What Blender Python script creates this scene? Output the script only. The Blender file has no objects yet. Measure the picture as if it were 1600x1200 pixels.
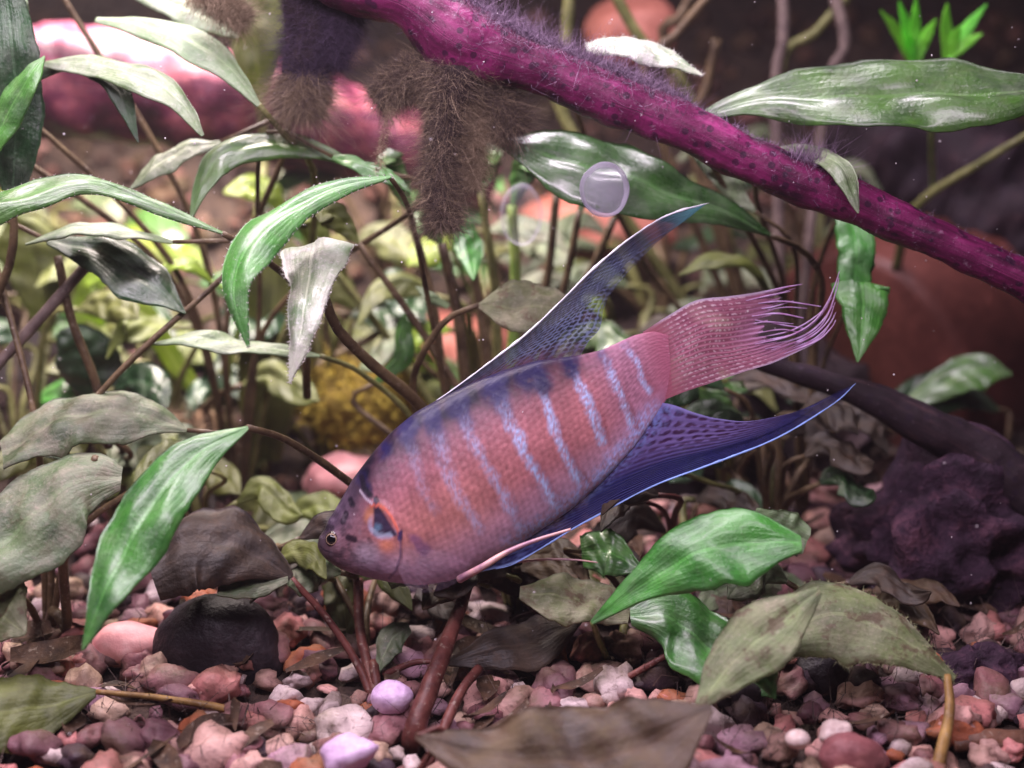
import bpy, math, random
import numpy as np
from mathutils import Vector, noise as mnoise

# ------------------------------------------------------------------ camera, world, lights, exposure
scene = bpy.context.scene
COL = scene.collection
random.seed(7)
rng = np.random.default_rng(7)

PITCH = math.radians(20.0)
FWD = Vector((0, math.cos(PITCH), -math.sin(PITCH)))
UP = Vector((0, math.sin(PITCH), math.cos(PITCH)))
RIGHT = Vector((1, 0, 0))
FOCUS = 0.25                                   # metres from lens to the fish
CENTRE = Vector((0, 0, 0.045))                 # middle of the picture on the fish's plane
CAMPOS = CENTRE - FWD * FOCUS

cam = bpy.data.cameras.new('camera')
cam.sensor_width = 36.0
cam.lens = 36.0 * 25.0 / 16.0                  # the field is 16 cm wide at 25 cm
cam.clip_start = 0.01
cam.clip_end = 5.0
cam.dof.use_dof = True
cam.dof.focus_distance = FOCUS
cam.dof.aperture_fstop = 11.0
camo = bpy.data.objects.new('camera', cam)
camo.location = CAMPOS
camo.rotation_euler = (math.radians(90) - PITCH, 0, 0)
COL.objects.link(camo)
scene.camera = camo

world = bpy.data.worlds.new('World')
scene.world = world
world.use_nodes = True
wb = world.node_tree.nodes['Background']
wb.inputs['Color'].default_value = (0.60, 0.50, 0.62, 1)
wb.inputs['Strength'].default_value = 0.034

def area(name, loc, target, size, size_y, power, color, spread=180):
    l = bpy.data.lights.new(name, 'AREA')
    l.shape = 'RECTANGLE'; l.size = size; l.size_y = size_y
    l.energy = power; l.color = color; l.spread = math.radians(spread)
    o = bpy.data.objects.new(name, l)
    o.location = loc
    o.rotation_euler = (Vector(target) - Vector(loc)).to_track_quat('-Z', 'Y').to_euler()
    COL.objects.link(o)
    return o
# added front fill for the fish's flank; tank hood with a warm-rose back strip
area('front_fill_strip', (-0.035, -0.085, 0.195), (-0.015, 0.01, 0.045), 0.22, 0.025, 0.35, (1.0, 0.82, 1.0), 140)
area('hood_strip_middle', (-0.042, 0.048, 0.205), (-0.036, 0.035, 0.03), 0.22, 0.018, 0.46, (1.0, 0.85, 1.0), 120)
area('hood_strip_back', (-0.13, 0.13, 0.24), (-0.10, 0.12, 0.05), 0.18, 0.03, 0.10, (1.0, 0.76, 0.58), 120)
area('hood_spot_back', (-0.072, 0.118, 0.150), (-0.073, 0.112, 0.08), 0.06, 0.02, 0.6, (1.0, 0.86, 0.80), 110)

scene.view_settings.view_transform = 'Standard'
scene.view_settings.look = 'None'
scene.view_settings.exposure = 0.0
scene.view_settings.gamma = 1.0
scene.render.engine = 'CYCLES'
scene.cycles.use_denoising = True
scene.cycles.use_adaptive_sampling = True
scene.cycles.adaptive_threshold = 0.03
scene.cycles.max_bounces = 5
scene.cycles.transparent_max_bounces = 12
scene.cycles.caustics_reflective = False
scene.cycles.caustics_refractive = False
scene.cycles.sample_clamp_indirect = 6.0

# ------------------------------------------------------------------ helpers
def P(px, py, d=0.0):
    """photo position (1600x1200) at d cm behind the fish's plane -> world metres"""
    D = FOCUS + d * 0.01
    k = D / FOCUS * 0.0001
    return CAMPOS + FWD * D + RIGHT * ((px - 800) * k) + UP * ((600 - py) * k)
def S(r, d=0.0):
    return r * 0.0001 * (FOCUS + d * 0.01) / FOCUS
def PIX(v):
    q = Vector(v) - CAMPOS
    D = q.dot(FWD); k = D / FOCUS * 0.0001
    return 800 + q.x / k, 600 - q.dot(UP) / k, (D - FOCUS) * 100

def ground_z(x, y):
    b = 0.0
    if y > 0.085:
        t = y - 0.085
        b = 0.45 * t if t > 0.03 else 0.45 * t * t / 0.06 + 0.0
        if t > 0.03: b -= 0.45 * 0.015
    n = mnoise.noise(Vector((x * 18, y * 18, 3.1))) * 0.0045
    return b + n
def on_ground(px, d):
    """ground point below the photo column px at depth d"""
    p = P(px, 900, d)
    return Vector((p.x, p.y, ground_z(p.x, p.y)))

def srgb(r, g, b):
    f = lambda c: ((c / 255 + 0.055) / 1.055) ** 2.4 if c / 255 > 0.04045 else c / 255 / 12.92
    return (f(r), f(g), f(b), 1.0)

def catmull(pts, n):
    """resample a polyline of arrays through a Catmull-Rom spline, n points"""
    A = np.array([list(p) for p in pts], dtype=float)
    m = len(A)
    if m == 2:
        t = np.linspace(0, 1, n)[:, None]
        return A[0] * (1 - t) + A[1] * t
    E = np.vstack([2 * A[0] - A[1], A, 2 * A[-1] - A[-2]])
    L = np.concatenate([[0], np.cumsum(np.linalg.norm(np.diff(A[:, :3], axis=0), axis=1) + 1e-9)])
    s = np.linspace(0, L[-1], n)
    i = np.clip(np.searchsorted(L, s, side='right') - 1, 0, m - 2)
    t = ((s - L[i]) / (L[i + 1] - L[i]))[:, None]
    p0, p1, p2, p3 = E[i], E[i + 1], E[i + 2], E[i + 3]
    return 0.5 * ((2 * p1) + (-p0 + p2) * t + (2 * p0 - 5 * p1 + 4 * p2 - p3) * t * t + (-p0 + 3 * p1 - 3 * p2 + p3) * t ** 3)

def mesh(name, verts, faces, mat=None, smooth=True, uv=None, col=None):
    me = bpy.data.meshes.new(name)
    me.from_pydata([tuple(v) for v in verts], [], [tuple(int(i) for i in f) for f in faces])
    if smooth:
        me.polygons.foreach_set('use_smooth', [True] * len(me.polygons))
    if uv is not None:
        l = me.uv_layers.new(name='UVMap')
        idx = np.empty(len(me.loops), dtype=np.int32)
        me.loops.foreach_get('vertex_index', idx)
        l.data.foreach_set('uv', np.asarray(uv, dtype=np.float32)[idx].ravel())
    if col is not None:
        a = me.color_attributes.new('Col', 'FLOAT_COLOR', 'POINT')
        a.data.foreach_set('color', np.asarray(col, dtype=np.float32).ravel())
    if mat: me.materials.append(mat)
    me.update()
    return me
def obj(name, me, parent=None):
    o = bpy.data.objects.new(name, me)
    COL.objects.link(o)
    if parent is not None:
        o.parent = parent
        o.matrix_parent_inverse = parent.matrix_basis.inverted()
    return o
def thing(name, label, cat, loc=(0, 0, 0), group=None):
    o = bpy.data.objects.new(name, None)
    o.empty_display_size = 0.005
    COL.objects.link(o); o.location = loc
    o['label'] = label; o['category'] = cat
    if group: o['group'] = group
    return o
def tag(o, label, cat, group=None):
    o['label'] = label; o['category'] = cat
    if group: o['group'] = group
    return o

def grid_faces(nu, nv, wrap=False):
    f = []
    for i in range(nu - 1):
        for j in range(nv if wrap else nv - 1):
            k = (j + 1) % nv
            f.append((i * nv + j, i * nv + k, (i + 1) * nv + k, (i + 1) * nv + j))
    return f

def tube(path, radii, n=24, seg=10, rough=0.0, seed=0, cap=True, freq=250.0):
    """path: world points; radii: metres at those points"""
    A = catmull([list(p) + [r] for p, r in zip(path, radii)], n)
    pts, rad = A[:, :3], np.maximum(A[:, 3], 0.00004)
    T = np.gradient(pts, axis=0); T /= np.linalg.norm(T, axis=1)[:, None] + 1e-12
    ref = np.array([0, 0, 1.0]) if abs(T[0][2]) < 0.9 else np.array([1.0, 0, 0])
    N = np.cross(T[0], ref); N /= np.linalg.norm(N)
    V, UVs = [], []
    ll = 0.0
    for i in range(n):
        N = N - T[i] * np.dot(N, T[i]); N /= np.linalg.norm(N)
        B = np.cross(T[i], N)
        if i: ll += np.linalg.norm(pts[i] - pts[i - 1])
        for j in range(seg):
            a = 2 * math.pi * j / seg
            r = rad[i]
            dirv = N * math.cos(a) + B * math.sin(a)
            if rough:
                q = Vector(pts[i] + dirv * r)
                r *= 1 + rough * (mnoise.noise(q * freq + Vector((seed, 0, 0))) + 0.5 * mnoise.noise(q * freq * 2.7 + Vector((0, seed, 0))))
            V.append(pts[i] + dirv * r); UVs.append((ll * 100, j / seg))
    F = grid_faces(n, seg, True)
    if cap:
        V.append(pts[0]); UVs.append((0, .5)); c0 = len(V) - 1
        V.append(pts[-1]); UVs.append((ll * 100, .5)); c1 = len(V) - 1
        for j in range(seg):
            F.append((c0, (j + 1) % seg, j))
            F.append((c1, (n - 1) * seg + j, (n - 1) * seg + (j + 1) % seg))
    return V, F, UVs

def strands(pos, dirs, lens, width, bend=0.5, droop=0.0):
    """thin tapered hairs, three triangles each"""
    pos = np.asarray(pos, float); dirs = np.asarray(dirs, float)
    n = len(pos)
    dirs = dirs / (np.linalg.norm(dirs, axis=1)[:, None] + 1e-12)
    side = np.cross(dirs, rng.normal(size=(n, 3))); side /= np.linalg.norm(side, axis=1)[:, None] + 1e-12
    lens = np.asarray(lens, float)[:, None]
    w = np.broadcast_to(np.asarray(width, float).reshape(-1, 1), (n, 1))
    b1 = rng.normal(size=(n, 3)) * bend * 0.35; b2 = rng.normal(size=(n, 3)) * bend
    dr = np.array([0, 0, -droop])
    mid = pos + (dirs + b1 + dr * 0.35) * lens * 0.5
    tip = pos + (dirs + b2 + dr) * lens
    V = np.stack([pos - side * w, pos + side * w, mid - side * w * 0.7, mid + side * w * 0.7, tip], axis=1).reshape(-1, 3)
    k = np.arange(n)[:, None] * 5
    F = np.concatenate([k + np.array([0, 1, 3]), k + np.array([0, 3, 2]), k + np.array([2, 3, 4])])
    return V, F

# ------------------------------------------------------------------ materials
def newmat(name):
    m = bpy.data.materials.new(name); m.use_nodes = True
    nt = m.node_tree
    b = nt.nodes['Principled BSDF']
    return m, nt, b
def node(nt, typ, **kw):
    n = nt.nodes.new(typ)
    for k, v in kw.items():
        if k in n.inputs.keys(): n.inputs[k].default_value = v
        else: setattr(n, k, v)
    return n
def ramp(nt, fac, stops, interp='LINEAR'):
    r = nt.nodes.new('ShaderNodeValToRGB')
    r.color_ramp.interpolation = interp
    e = r.color_ramp.elements
    while len(e) < len(stops): e.new(0.5)
    for x, (p, c) in zip(e, stops):
        x.position = p; x.color = c if len(c) == 4 else (*c, 1)
    nt.links.new(fac, r.inputs[0])
    return r.outputs[0]
def mixc(nt, fac, a, b, mode='MIX'):
    m = nt.nodes.new('ShaderNodeMix'); m.data_type = 'RGBA'; m.blend_type = mode
    def put(sock, v):
        if hasattr(v, 'is_output'): nt.links.new(v, sock)
        elif isinstance(v, (int, float)): sock.default_value = v
        else: sock.default_value = v if len(v) == 4 else (*v, 1)
    put(m.inputs['Factor'], fac); put(m.inputs['A'], a); put(m.inputs['B'], b)
    return m.outputs['Result']
def math_(nt, op, a, b=0.0):
    m = nt.nodes.new('ShaderNodeMath'); m.operation = op
    for s, v in zip(m.inputs, (a, b)):
        if hasattr(v, 'is_output'): nt.links.new(v, s)
        else: s.default_value = v
    return m.outputs[0]
def noise_(nt, vec, scale, detail=4, rough=0.55, out='Fac'):
    n = nt.nodes.new('ShaderNodeTexNoise')
    n.inputs['Scale'].default_value = scale; n.inputs['Detail'].default_value = detail
    n.inputs['Roughness'].default_value = rough
    if vec is not None: nt.links.new(vec, n.inputs['Vector'])
    return n.outputs[out]
def coords(nt, which='Object'):
    return nt.nodes.new('ShaderNodeTexCoord').outputs[which]
def bump(nt, b, height, strength, dist):
    n = nt.nodes.new('ShaderNodeBump')
    n.inputs['Strength'].default_value = strength; n.inputs['Distance'].default_value = dist
    nt.links.new(height, n.inputs['Height']); nt.links.new(n.outputs[0], b.inputs['Normal'])

_leafmats = {}
def leaf_mat(name, base, dark, dust=0.3, dustcol=(0.36, 0.38, 0.30), rough=0.31, trans=0.26, spots=0.0, coat=0.0):
    if name in _leafmats: return _leafmats[name]
    m, nt, b = newmat('leaf_' + name)
    oc = coords(nt); uv = coords(nt, 'UV')
    rnd = nt.nodes.new('ShaderNodeObjectInfo').outputs['Random']
    n1 = noise_(nt, oc, 150, 6, 0.62)
    c = ramp(nt, n1, [(0.36, dark), (0.60, base)])
    sep = nt.nodes.new('ShaderNodeSeparateXYZ'); nt.links.new(uv, sep.inputs[0])
    vabs = math_(nt, 'ABSOLUTE', math_(nt, 'SUBTRACT', sep.outputs[1], 0.5))
    # side veins run forward from the midrib
    ph = math_(nt, 'SUBTRACT', math_(nt, 'MULTIPLY', sep.outputs[0], 34.0), math_(nt, 'MULTIPLY', vabs, 26.0))
    ve = math_(nt, 'POWER', math_(nt, 'ABSOLUTE', math_(nt, 'SINE', ph)), 6.0)
    lng = math_(nt, 'POWER', math_(nt, 'ABSOLUTE', math_(nt, 'SINE', math_(nt, 'MULTIPLY', vabs, 38.0))), 4.0)
    vein = math_(nt, 'MAXIMUM', math_(nt, 'MULTIPLY', ve, 0.35), math_(nt, 'MULTIPLY', lng, 0.6))
    rib = math_(nt, 'LESS_THAN', vabs, 0.022)
    pale = tuple(min(1, x * 1.7 + 0.03) for x in base)
    c = mixc(nt, math_(nt, 'MULTIPLY', vein, 0.12), c, pale)
    c = mixc(nt, math_(nt, 'MULTIPLY', rib, 0.45), c, pale)
    hs = nt.nodes.new('ShaderNodeHueSaturation')
    nt.links.new(c, hs.inputs['Color'])
    nt.links.new(math_(nt, 'ADD', math_(nt, 'MULTIPLY', rnd, 0.5), 0.75), hs.inputs['Value'])
    nt.links.new(math_(nt, 'ADD', math_(nt, 'MULTIPLY', rnd, 0.03), 0.485), hs.inputs['Hue'])
    c = hs.outputs[0]
    # settled dust and algae film in patches of its own
    n2 = noise_(nt, oc, 210, 7, 0.7); n3 = noise_(nt, oc, 70, 3)
    dm = math_(nt, 'MULTIPLY', ramp(nt, n2, [(0.42, (0, 0, 0)), (0.66, (1, 1, 1))]), ramp(nt, n3, [(0.35, (0.25,) * 3), (0.65, (1, 1, 1))]))
    n5 = noise_(nt, oc, 1500, 3, 0.6)
    dm2 = math_(nt, 'ADD', math_(nt, 'MULTIPLY', dm, dust), math_(nt, 'MULTIPLY', ramp(nt, n5, [(0.55, (0, 0, 0)), (0.75, (1, 1, 1))]), dust * 0.6))
    c = mixc(nt, dm2, c, dustcol)
    if spots:
        n4 = noise_(nt, oc, 330, 5, 0.65)
        c = mixc(nt, math_(nt, 'MULTIPLY', ramp(nt, n4, [(0.53, (0, 0, 0)), (0.62, (1, 1, 1))]), spots), c, (0.10, 0.055, 0.03))
    nt.links.new(c, b.inputs['Base Color'])
    nt.links.new(math_(nt, 'ADD', math_(nt, 'MULTIPLY', dm, 0.3), rough), b.inputs['Roughness'])
    b.inputs['Coat Weight'].default_value = coat; b.inputs['Coat Roughness'].default_value = 0.25; b.inputs['Coat IOR'].default_value = 1.7
    b.inputs['Specular IOR Level'].default_value = 0.6
    h = math_(nt, 'ADD', math_(nt, 'ADD', math_(nt, 'MULTIPLY', n5, 0.5), math_(nt, 'MULTIPLY', n2, 0.8)), math_(nt, 'MULTIPLY', vein, -0.2))
    bump(nt, b, h, 0.45, 0.0006)
    tr = nt.nodes.new('ShaderNodeBsdfTranslucent')
    tc = mixc(nt, 0.5, c, tuple(min(1, x * 1.8) for x in base))
    nt.links.new(tc, tr.inputs['Color'])
    mx = nt.nodes.new('ShaderNodeMixShader'); mx.inputs[0].default_value = trans
    out = nt.nodes['Material Output']
    nt.links.new(b.outputs[0], mx.inputs[1]); nt.links.new(tr.outputs[0], mx.inputs[2])
    nt.links.new(mx.outputs[0], out.inputs['Surface'])
    _leafmats[name] = m
    return m
leaf_mat('green', (0.075, 0.225, 0.035), (0.022, 0.090, 0.014), 0.20, spots=0.10, coat=0.35)
leaf_mat('bright', (0.070, 0.265, 0.035), (0.024, 0.125, 0.015), 0.18, spots=0.08, rough=0.36, coat=0.15)
leaf_mat('gloss', (0.055, 0.20, 0.040), (0.022, 0.095, 0.020), 0.25, rough=0.26, coat=0.9)
leaf_mat('dark', (0.020, 0.062, 0.018), (0.008, 0.024, 0.009), 0.18)
leaf_mat('dusty', (0.11, 0.17, 0.07), (0.05, 0.08, 0.035), 0.75, (0.30, 0.28, 0.21), 0.5, spots=0.25)
leaf_mat('olive', (0.13, 0.155, 0.026), (0.055, 0.070, 0.014), 0.22, (0.20, 0.17, 0.08), 0.5, 0.4)
leaf_mat('yellow', (0.30, 0.40, 0.04), (0.15, 0.22, 0.02), 0.15, trans=0.5)
leaf_mat('brown', (0.040, 0.025, 0.014), (0.010, 0.006, 0.005), 0.6, (0.10, 0.066, 0.040), 0.55, 0.3, spots=0.35)
leaf_mat('pale', (0.19, 0.27, 0.13), (0.09, 0.15, 0.06), 0.6, (0.50, 0.50, 0.44), 0.42, spots=0.1)
leaf_mat('white', (0.42, 0.46, 0.34), (0.13, 0.22, 0.10), 1.0, (0.66, 0.62, 0.62), 0.4, spots=0.2, coat=0.3)
leaf_mat('moss', (0.17, 0.21, 0.08), (0.075, 0.095, 0.035), 0.9, (0.34, 0.32, 0.22), 0.6, spots=0.75)
leaf_mat('tan', (0.125, 0.075, 0.034), (0.050, 0.030, 0.014), 0.6, (0.20, 0.155, 0.075), 0.5, 0.35, spots=0.6)
leaf_mat('lime', (0.22, 0.75, 0.04), (0.12, 0.50, 0.03), 0.05, trans=0.4)

def stem_mat(name, a, b_, rough=0.45):
    m, nt, b = newmat('stem_' + name)
    oc = coords(nt)
    n = noise_(nt, oc, 240, 5, 0.6); n2 = noise_(nt, oc, 1200, 3, 0.6)
    c = ramp(nt, n, [(0.35, a), (0.68, b_)])
    c = mixc(nt, math_(nt, 'MULTIPLY', ramp(nt, n2, [(0.60, (0, 0, 0)), (0.70, (1, 1, 1))]), 0.4), c, (0.35, 0.30, 0.24))
    nt.links.new(c, b.inputs['Base Color']); b.inputs['Roughness'].default_value = rough; b.inputs['Specular IOR Level'].default_value = 0.22
    bump(nt, b, n2, 0.4, 0.0004)
    return m
STEM = {'brown': stem_mat('brown', (0.045, 0.028, 0.016), (0.13, 0.09, 0.045)),
        'olive': stem_mat('olive', (0.07, 0.075, 0.02), (0.17, 0.17, 0.06)),
        'red': stem_mat('red', (0.05, 0.014, 0.012), (0.15, 0.05, 0.04)),
        'green': stem_mat('green', (0.10, 0.19, 0.03), (0.26, 0.36, 0.08)),
        'ochre': stem_mat('ochre', (0.16, 0.09, 0.03), (0.36, 0.22, 0.07)),
        'grey': stem_mat('grey', (0.09, 0.065, 0.06), (0.20, 0.15, 0.13))}

def fuzz_mat(name, a, b_):
    m, nt, b = newmat('fuzz_' + name)
    g = nt.nodes.new('ShaderNodeNewGeometry').outputs['Random Per Island']
    nt.links.new(ramp(nt, g, [(0.0, a), (1.0, b_)]), b.inputs['Base Color'])
    b.inputs['Roughness'].default_value = 0.8
    return m
FUZZ = {'tan': fuzz_mat('tan', (0.10, 0.066, 0.036), (0.36, 0.27, 0.18)),
        'plum': fuzz_mat('plum', (0.012, 0.006, 0.02), (0.075, 0.045, 0.09)),
        'brown': fuzz_mat('brown', (0.022, 0.013, 0.012), (0.12, 0.080, 0.066)),
        'purple': fuzz_mat('purple', (0.05, 0.025, 0.06), (0.30, 0.20, 0.30)),
        'white': fuzz_mat('white', (0.35, 0.33, 0.30), (0.75, 0.72, 0.68)),
        'green': fuzz_mat('green', (0.12, 0.14, 0.05), (0.40, 0.40, 0.22)),
        'yellow': fuzz_mat('yellow', (0.20, 0.14, 0.012), (0.66, 0.52, 0.07))}

def wood_mat(name, stops, speck=0.7, rough=0.45, pale=0.35):
    m, nt, b = newmat('wood_' + name)
    oc = coords(nt); uv = coords(nt, 'UV')
    mp = nt.nodes.new('ShaderNodeMapping'); mp.inputs['Scale'].default_value = (0.35, 5.0, 1.0)
    nt.links.new(uv, mp.inputs['Vector'])
    n1 = noise_(nt, mp.outputs[0], 2.2, 6, 0.6)
    n0 = noise_(nt, oc, 120, 4)
    f = math_(nt, 'ADD', math_(nt, 'MULTIPLY', n1, 0.6), math_(nt, 'MULTIPLY', n0, 0.4))
    c = ramp(nt, f, stops)
    v = nt.nodes.new('ShaderNodeTexVoronoi'); v.inputs['Scale'].default_value = 520; nt.links.new(oc, v.inputs['Vector'])
    n2 = noise_(nt, oc, 260, 3)
    sp = math_(nt, 'MULTIPLY', ramp(nt, v.outputs['Distance'], [(0.28, (1, 1, 1)), (0.36, (0, 0, 0))]), ramp(nt, n2, [(0.40, (0, 0, 0)), (0.5, (1, 1, 1))]))
    c = mixc(nt, math_(nt, 'MULTIPLY', sp, speck), c, (0.015, 0.006, 0.02))
    n3 = noise_(nt, oc, 900, 4, 0.7)
    c = mixc(nt, math_(nt, 'MULTIPLY', ramp(nt, n3, [(0.60, (0, 0, 0)), (0.72, (1, 1, 1))]), pale), c, (0.45, 0.32, 0.42))
    nt.links.new(c, b.inputs['Base Color']); b.inputs['Roughness'].default_value = rough; b.inputs['Specular IOR Level'].default_value = 0.22
    bump(nt, b, math_(nt, 'ADD', n3, math_(nt, 'MULTIPLY', n1, 0.8)), 0.45, 0.0005)
    return m
WOOD = wood_mat('magenta', [(0.36, (0.018, 0.004, 0.016)), (0.45, (0.075, 0.007, 0.038)), (0.56, (0.17, 0.014, 0.085)), (0.66, (0.30, 0.040, 0.16))])
LOGM = wood_mat('rose', [(0.38, (0.016, 0.004, 0.008)), (0.5, (0.085, 0.014, 0.034)), (0.62, (0.26, 0.075, 0.085))], 0.3)
STEMWOOD = wood_mat('umber', [(0.35, (0.008, 0.005, 0.007)), (0.55, (0.028, 0.016, 0.018)), (0.72, (0.07, 0.042, 0.036))], 0.3, 0.8, 0.06)
ROOTM = wood_mat('dark', [(0.30, (0.006, 0.004, 0.006)), (0.55, (0.022, 0.012, 0.017)), (0.75, (0.10, 0.05, 0.055))], 0.4, 0.7, 0.08)

def stone_mat(name, a, b_, c_, rough=0.55, scale=140, bmp=0.5):
    m, nt, b = newmat('stone_' + name)
    oc = coords(nt)
    n = noise_(nt, oc, scale, 6, 0.65); n2 = noise_(nt, oc, scale * 6, 4, 0.6)
    c = ramp(nt, math_(nt, 'ADD', math_(nt, 'MULTIPLY', n, 0.7), math_(nt, 'MULTIPLY', n2, 0.3)), [(0.32, a), (0.52, b_), (0.70, c_)])
    nt.links.new(c, b.inputs['Base Color']); b.inputs['Roughness'].default_value = rough; b.inputs['Specular IOR Level'].default_value = 0.22
    bump(nt, b, math_(nt, 'ADD', n, n2), bmp, 0.0008)
    return m

def pebble_mat(name, island, silt_shade=False):
    m, nt, b = newmat(name)
    oc = nt.nodes.new('ShaderNodeNewGeometry').outputs['Position']
    if island: r = nt.nodes.new('ShaderNodeNewGeometry').outputs['Random Per Island']
    else: r = nt.nodes.new('ShaderNodeObjectInfo').outputs['Random']
    pal = [(0.0, srgb(196, 128, 124)), (0.12, srgb(150, 104, 108)), (0.24, srgb(222, 170, 160)), (0.34, srgb(134, 88, 92)),
           (0.44, srgb(190, 150, 140)), (0.54, srgb(172, 134, 150)), (0.645, srgb(168, 96, 66)), (0.69, srgb(210, 190, 188)),
           (0.79, srgb(120, 84, 92)), (0.89, srgb(190, 160, 140)), (0.94, srgb(66, 50, 60))]
    if silt_shade:  # silt film and plant shade both put into these darker browns
        pal = [(0.0, srgb(110, 74, 66)), (0.15, srgb(74, 52, 44)), (0.3, srgb(150, 104, 98)), (0.38, srgb(62, 44, 38)), (0.55, srgb(96, 72, 56)),
               (0.68, srgb(176, 134, 126)), (0.74, srgb(54, 40, 38)), (0.9, srgb(120, 84, 72))]
    c = ramp(nt, r, pal, 'CONSTANT')
    n = noise_(nt, oc, 260, 5, 0.65); n2 = noise_(nt, oc, 1100, 4, 0.65); n3 = noise_(nt, oc, 90, 2)
    hs = nt.nodes.new('ShaderNodeHueSaturation'); nt.links.new(c, hs.inputs['Color'])
    nt.links.new(math_(nt, 'ADD', math_(nt, 'MULTIPLY', n, 1.0), 0.28), hs.inputs['Value'])
    c = hs.outputs[0]
    c = mixc(nt, math_(nt, 'MULTIPLY', ramp(nt, n2, [(0.56, (0, 0, 0)), (0.64, (1, 1, 1))]), 0.45), c, (0.09, 0.05, 0.045))
    film = math_(nt, 'MULTIPLY', ramp(nt, n3, [(0.45, (0, 0, 0)), (0.62, (1, 1, 1))]), math_(nt, 'ADD', math_(nt, 'MULTIPLY', n2, 0.8), 0.15))
    c = mixc(nt, film, c, (0.10, 0.075, 0.035))
    nt.links.new(c, b.inputs['Base Color'])
    b.inputs['Roughness'].default_value = 0.5; b.inputs['Specular IOR Level'].default_value = 0.25
    bump(nt, b, math_(nt, 'ADD', n, n2), 0.5, 0.0005)
    return m

# ------------------------------------------------------------------ setting: gravel bed, back wall
def build_ground():
    nx, ny = 90, 80
    xs = np.linspace(-0.24, 0.24, nx); ys = np.linspace(-0.10, 0.27, ny)
    V = [(x, y, ground_z(x, y) - 0.0015) for y in ys for x in xs]
    m, nt, b = newmat('silt')
    oc = coords(nt)
    n = noise_(nt, oc, 160, 7, 0.7); n2 = noise_(nt, oc, 900, 4)
    c = ramp(nt, n, [(0.3, (0.016, 0.010, 0.008)), (0.5, (0.050, 0.030, 0.022)), (0.68, (0.12, 0.075, 0.05))])
    nt.links.new(c, b.inputs['Base Color']); b.inputs['Roughness'].default_value = 0.9
    bump(nt, b, math_(nt, 'ADD', n, n2), 0.8, 0.002)
    o = obj('gravel_bed', mesh('gravel_bed', V, grid_faces(ny, nx), m))
    o['kind'] = 'structure'
    o['label'] = 'bed of pink, cream and brown gravel rising towards the back of the tank'
    wm = stone_mat('back', (0.008, 0.006, 0.008), (0.02, 0.014, 0.016), (0.045, 0.030, 0.03), 0.7, 40, 0.2)
    V = []
    for y in (0.272, 0.280):
        V += [(-0.3, y, -0.01), (0.3, y, -0.01), (0.3, y, 0.35), (-0.3, y, 0.35)]
    F = [(0, 1, 2, 3), (7, 6, 5, 4), (0, 4, 5, 1), (1, 5, 6, 2), (2, 6, 7, 3), (3, 7, 4, 0)]
    w = obj('back_wall', mesh('back_wall', V, F, wm, smooth=False))
    w['kind'] = 'structure'
    return o
BED = build_ground()

import bmesh
def ico(sub):
    bm = bmesh.new(); bmesh.ops.create_icosphere(bm, subdivisions=sub, radius=1.0)
    V = np.array([v.co[:] for v in bm.verts]); F = [[v.index for v in f.verts] for f in bm.faces]
    bm.free(); return V, F
ICO = {k: ico(k) for k in (1, 2, 3, 4, 5)}
def lump(sub, seed, amp=0.25, freq=1.1, ax=(1, 1, 1)):
    V, F = ICO[sub]
    o = Vector((seed * 7.3, seed * 3.1, seed))
    W = np.array([np.array(v) * (1 + amp * mnoise.noise(Vector(v) * freq + o) + 0.35 * amp * mnoise.noise(Vector(v) * freq * 2.3 + o)) for v in V])
    return W * np.array(ax), F

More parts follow.
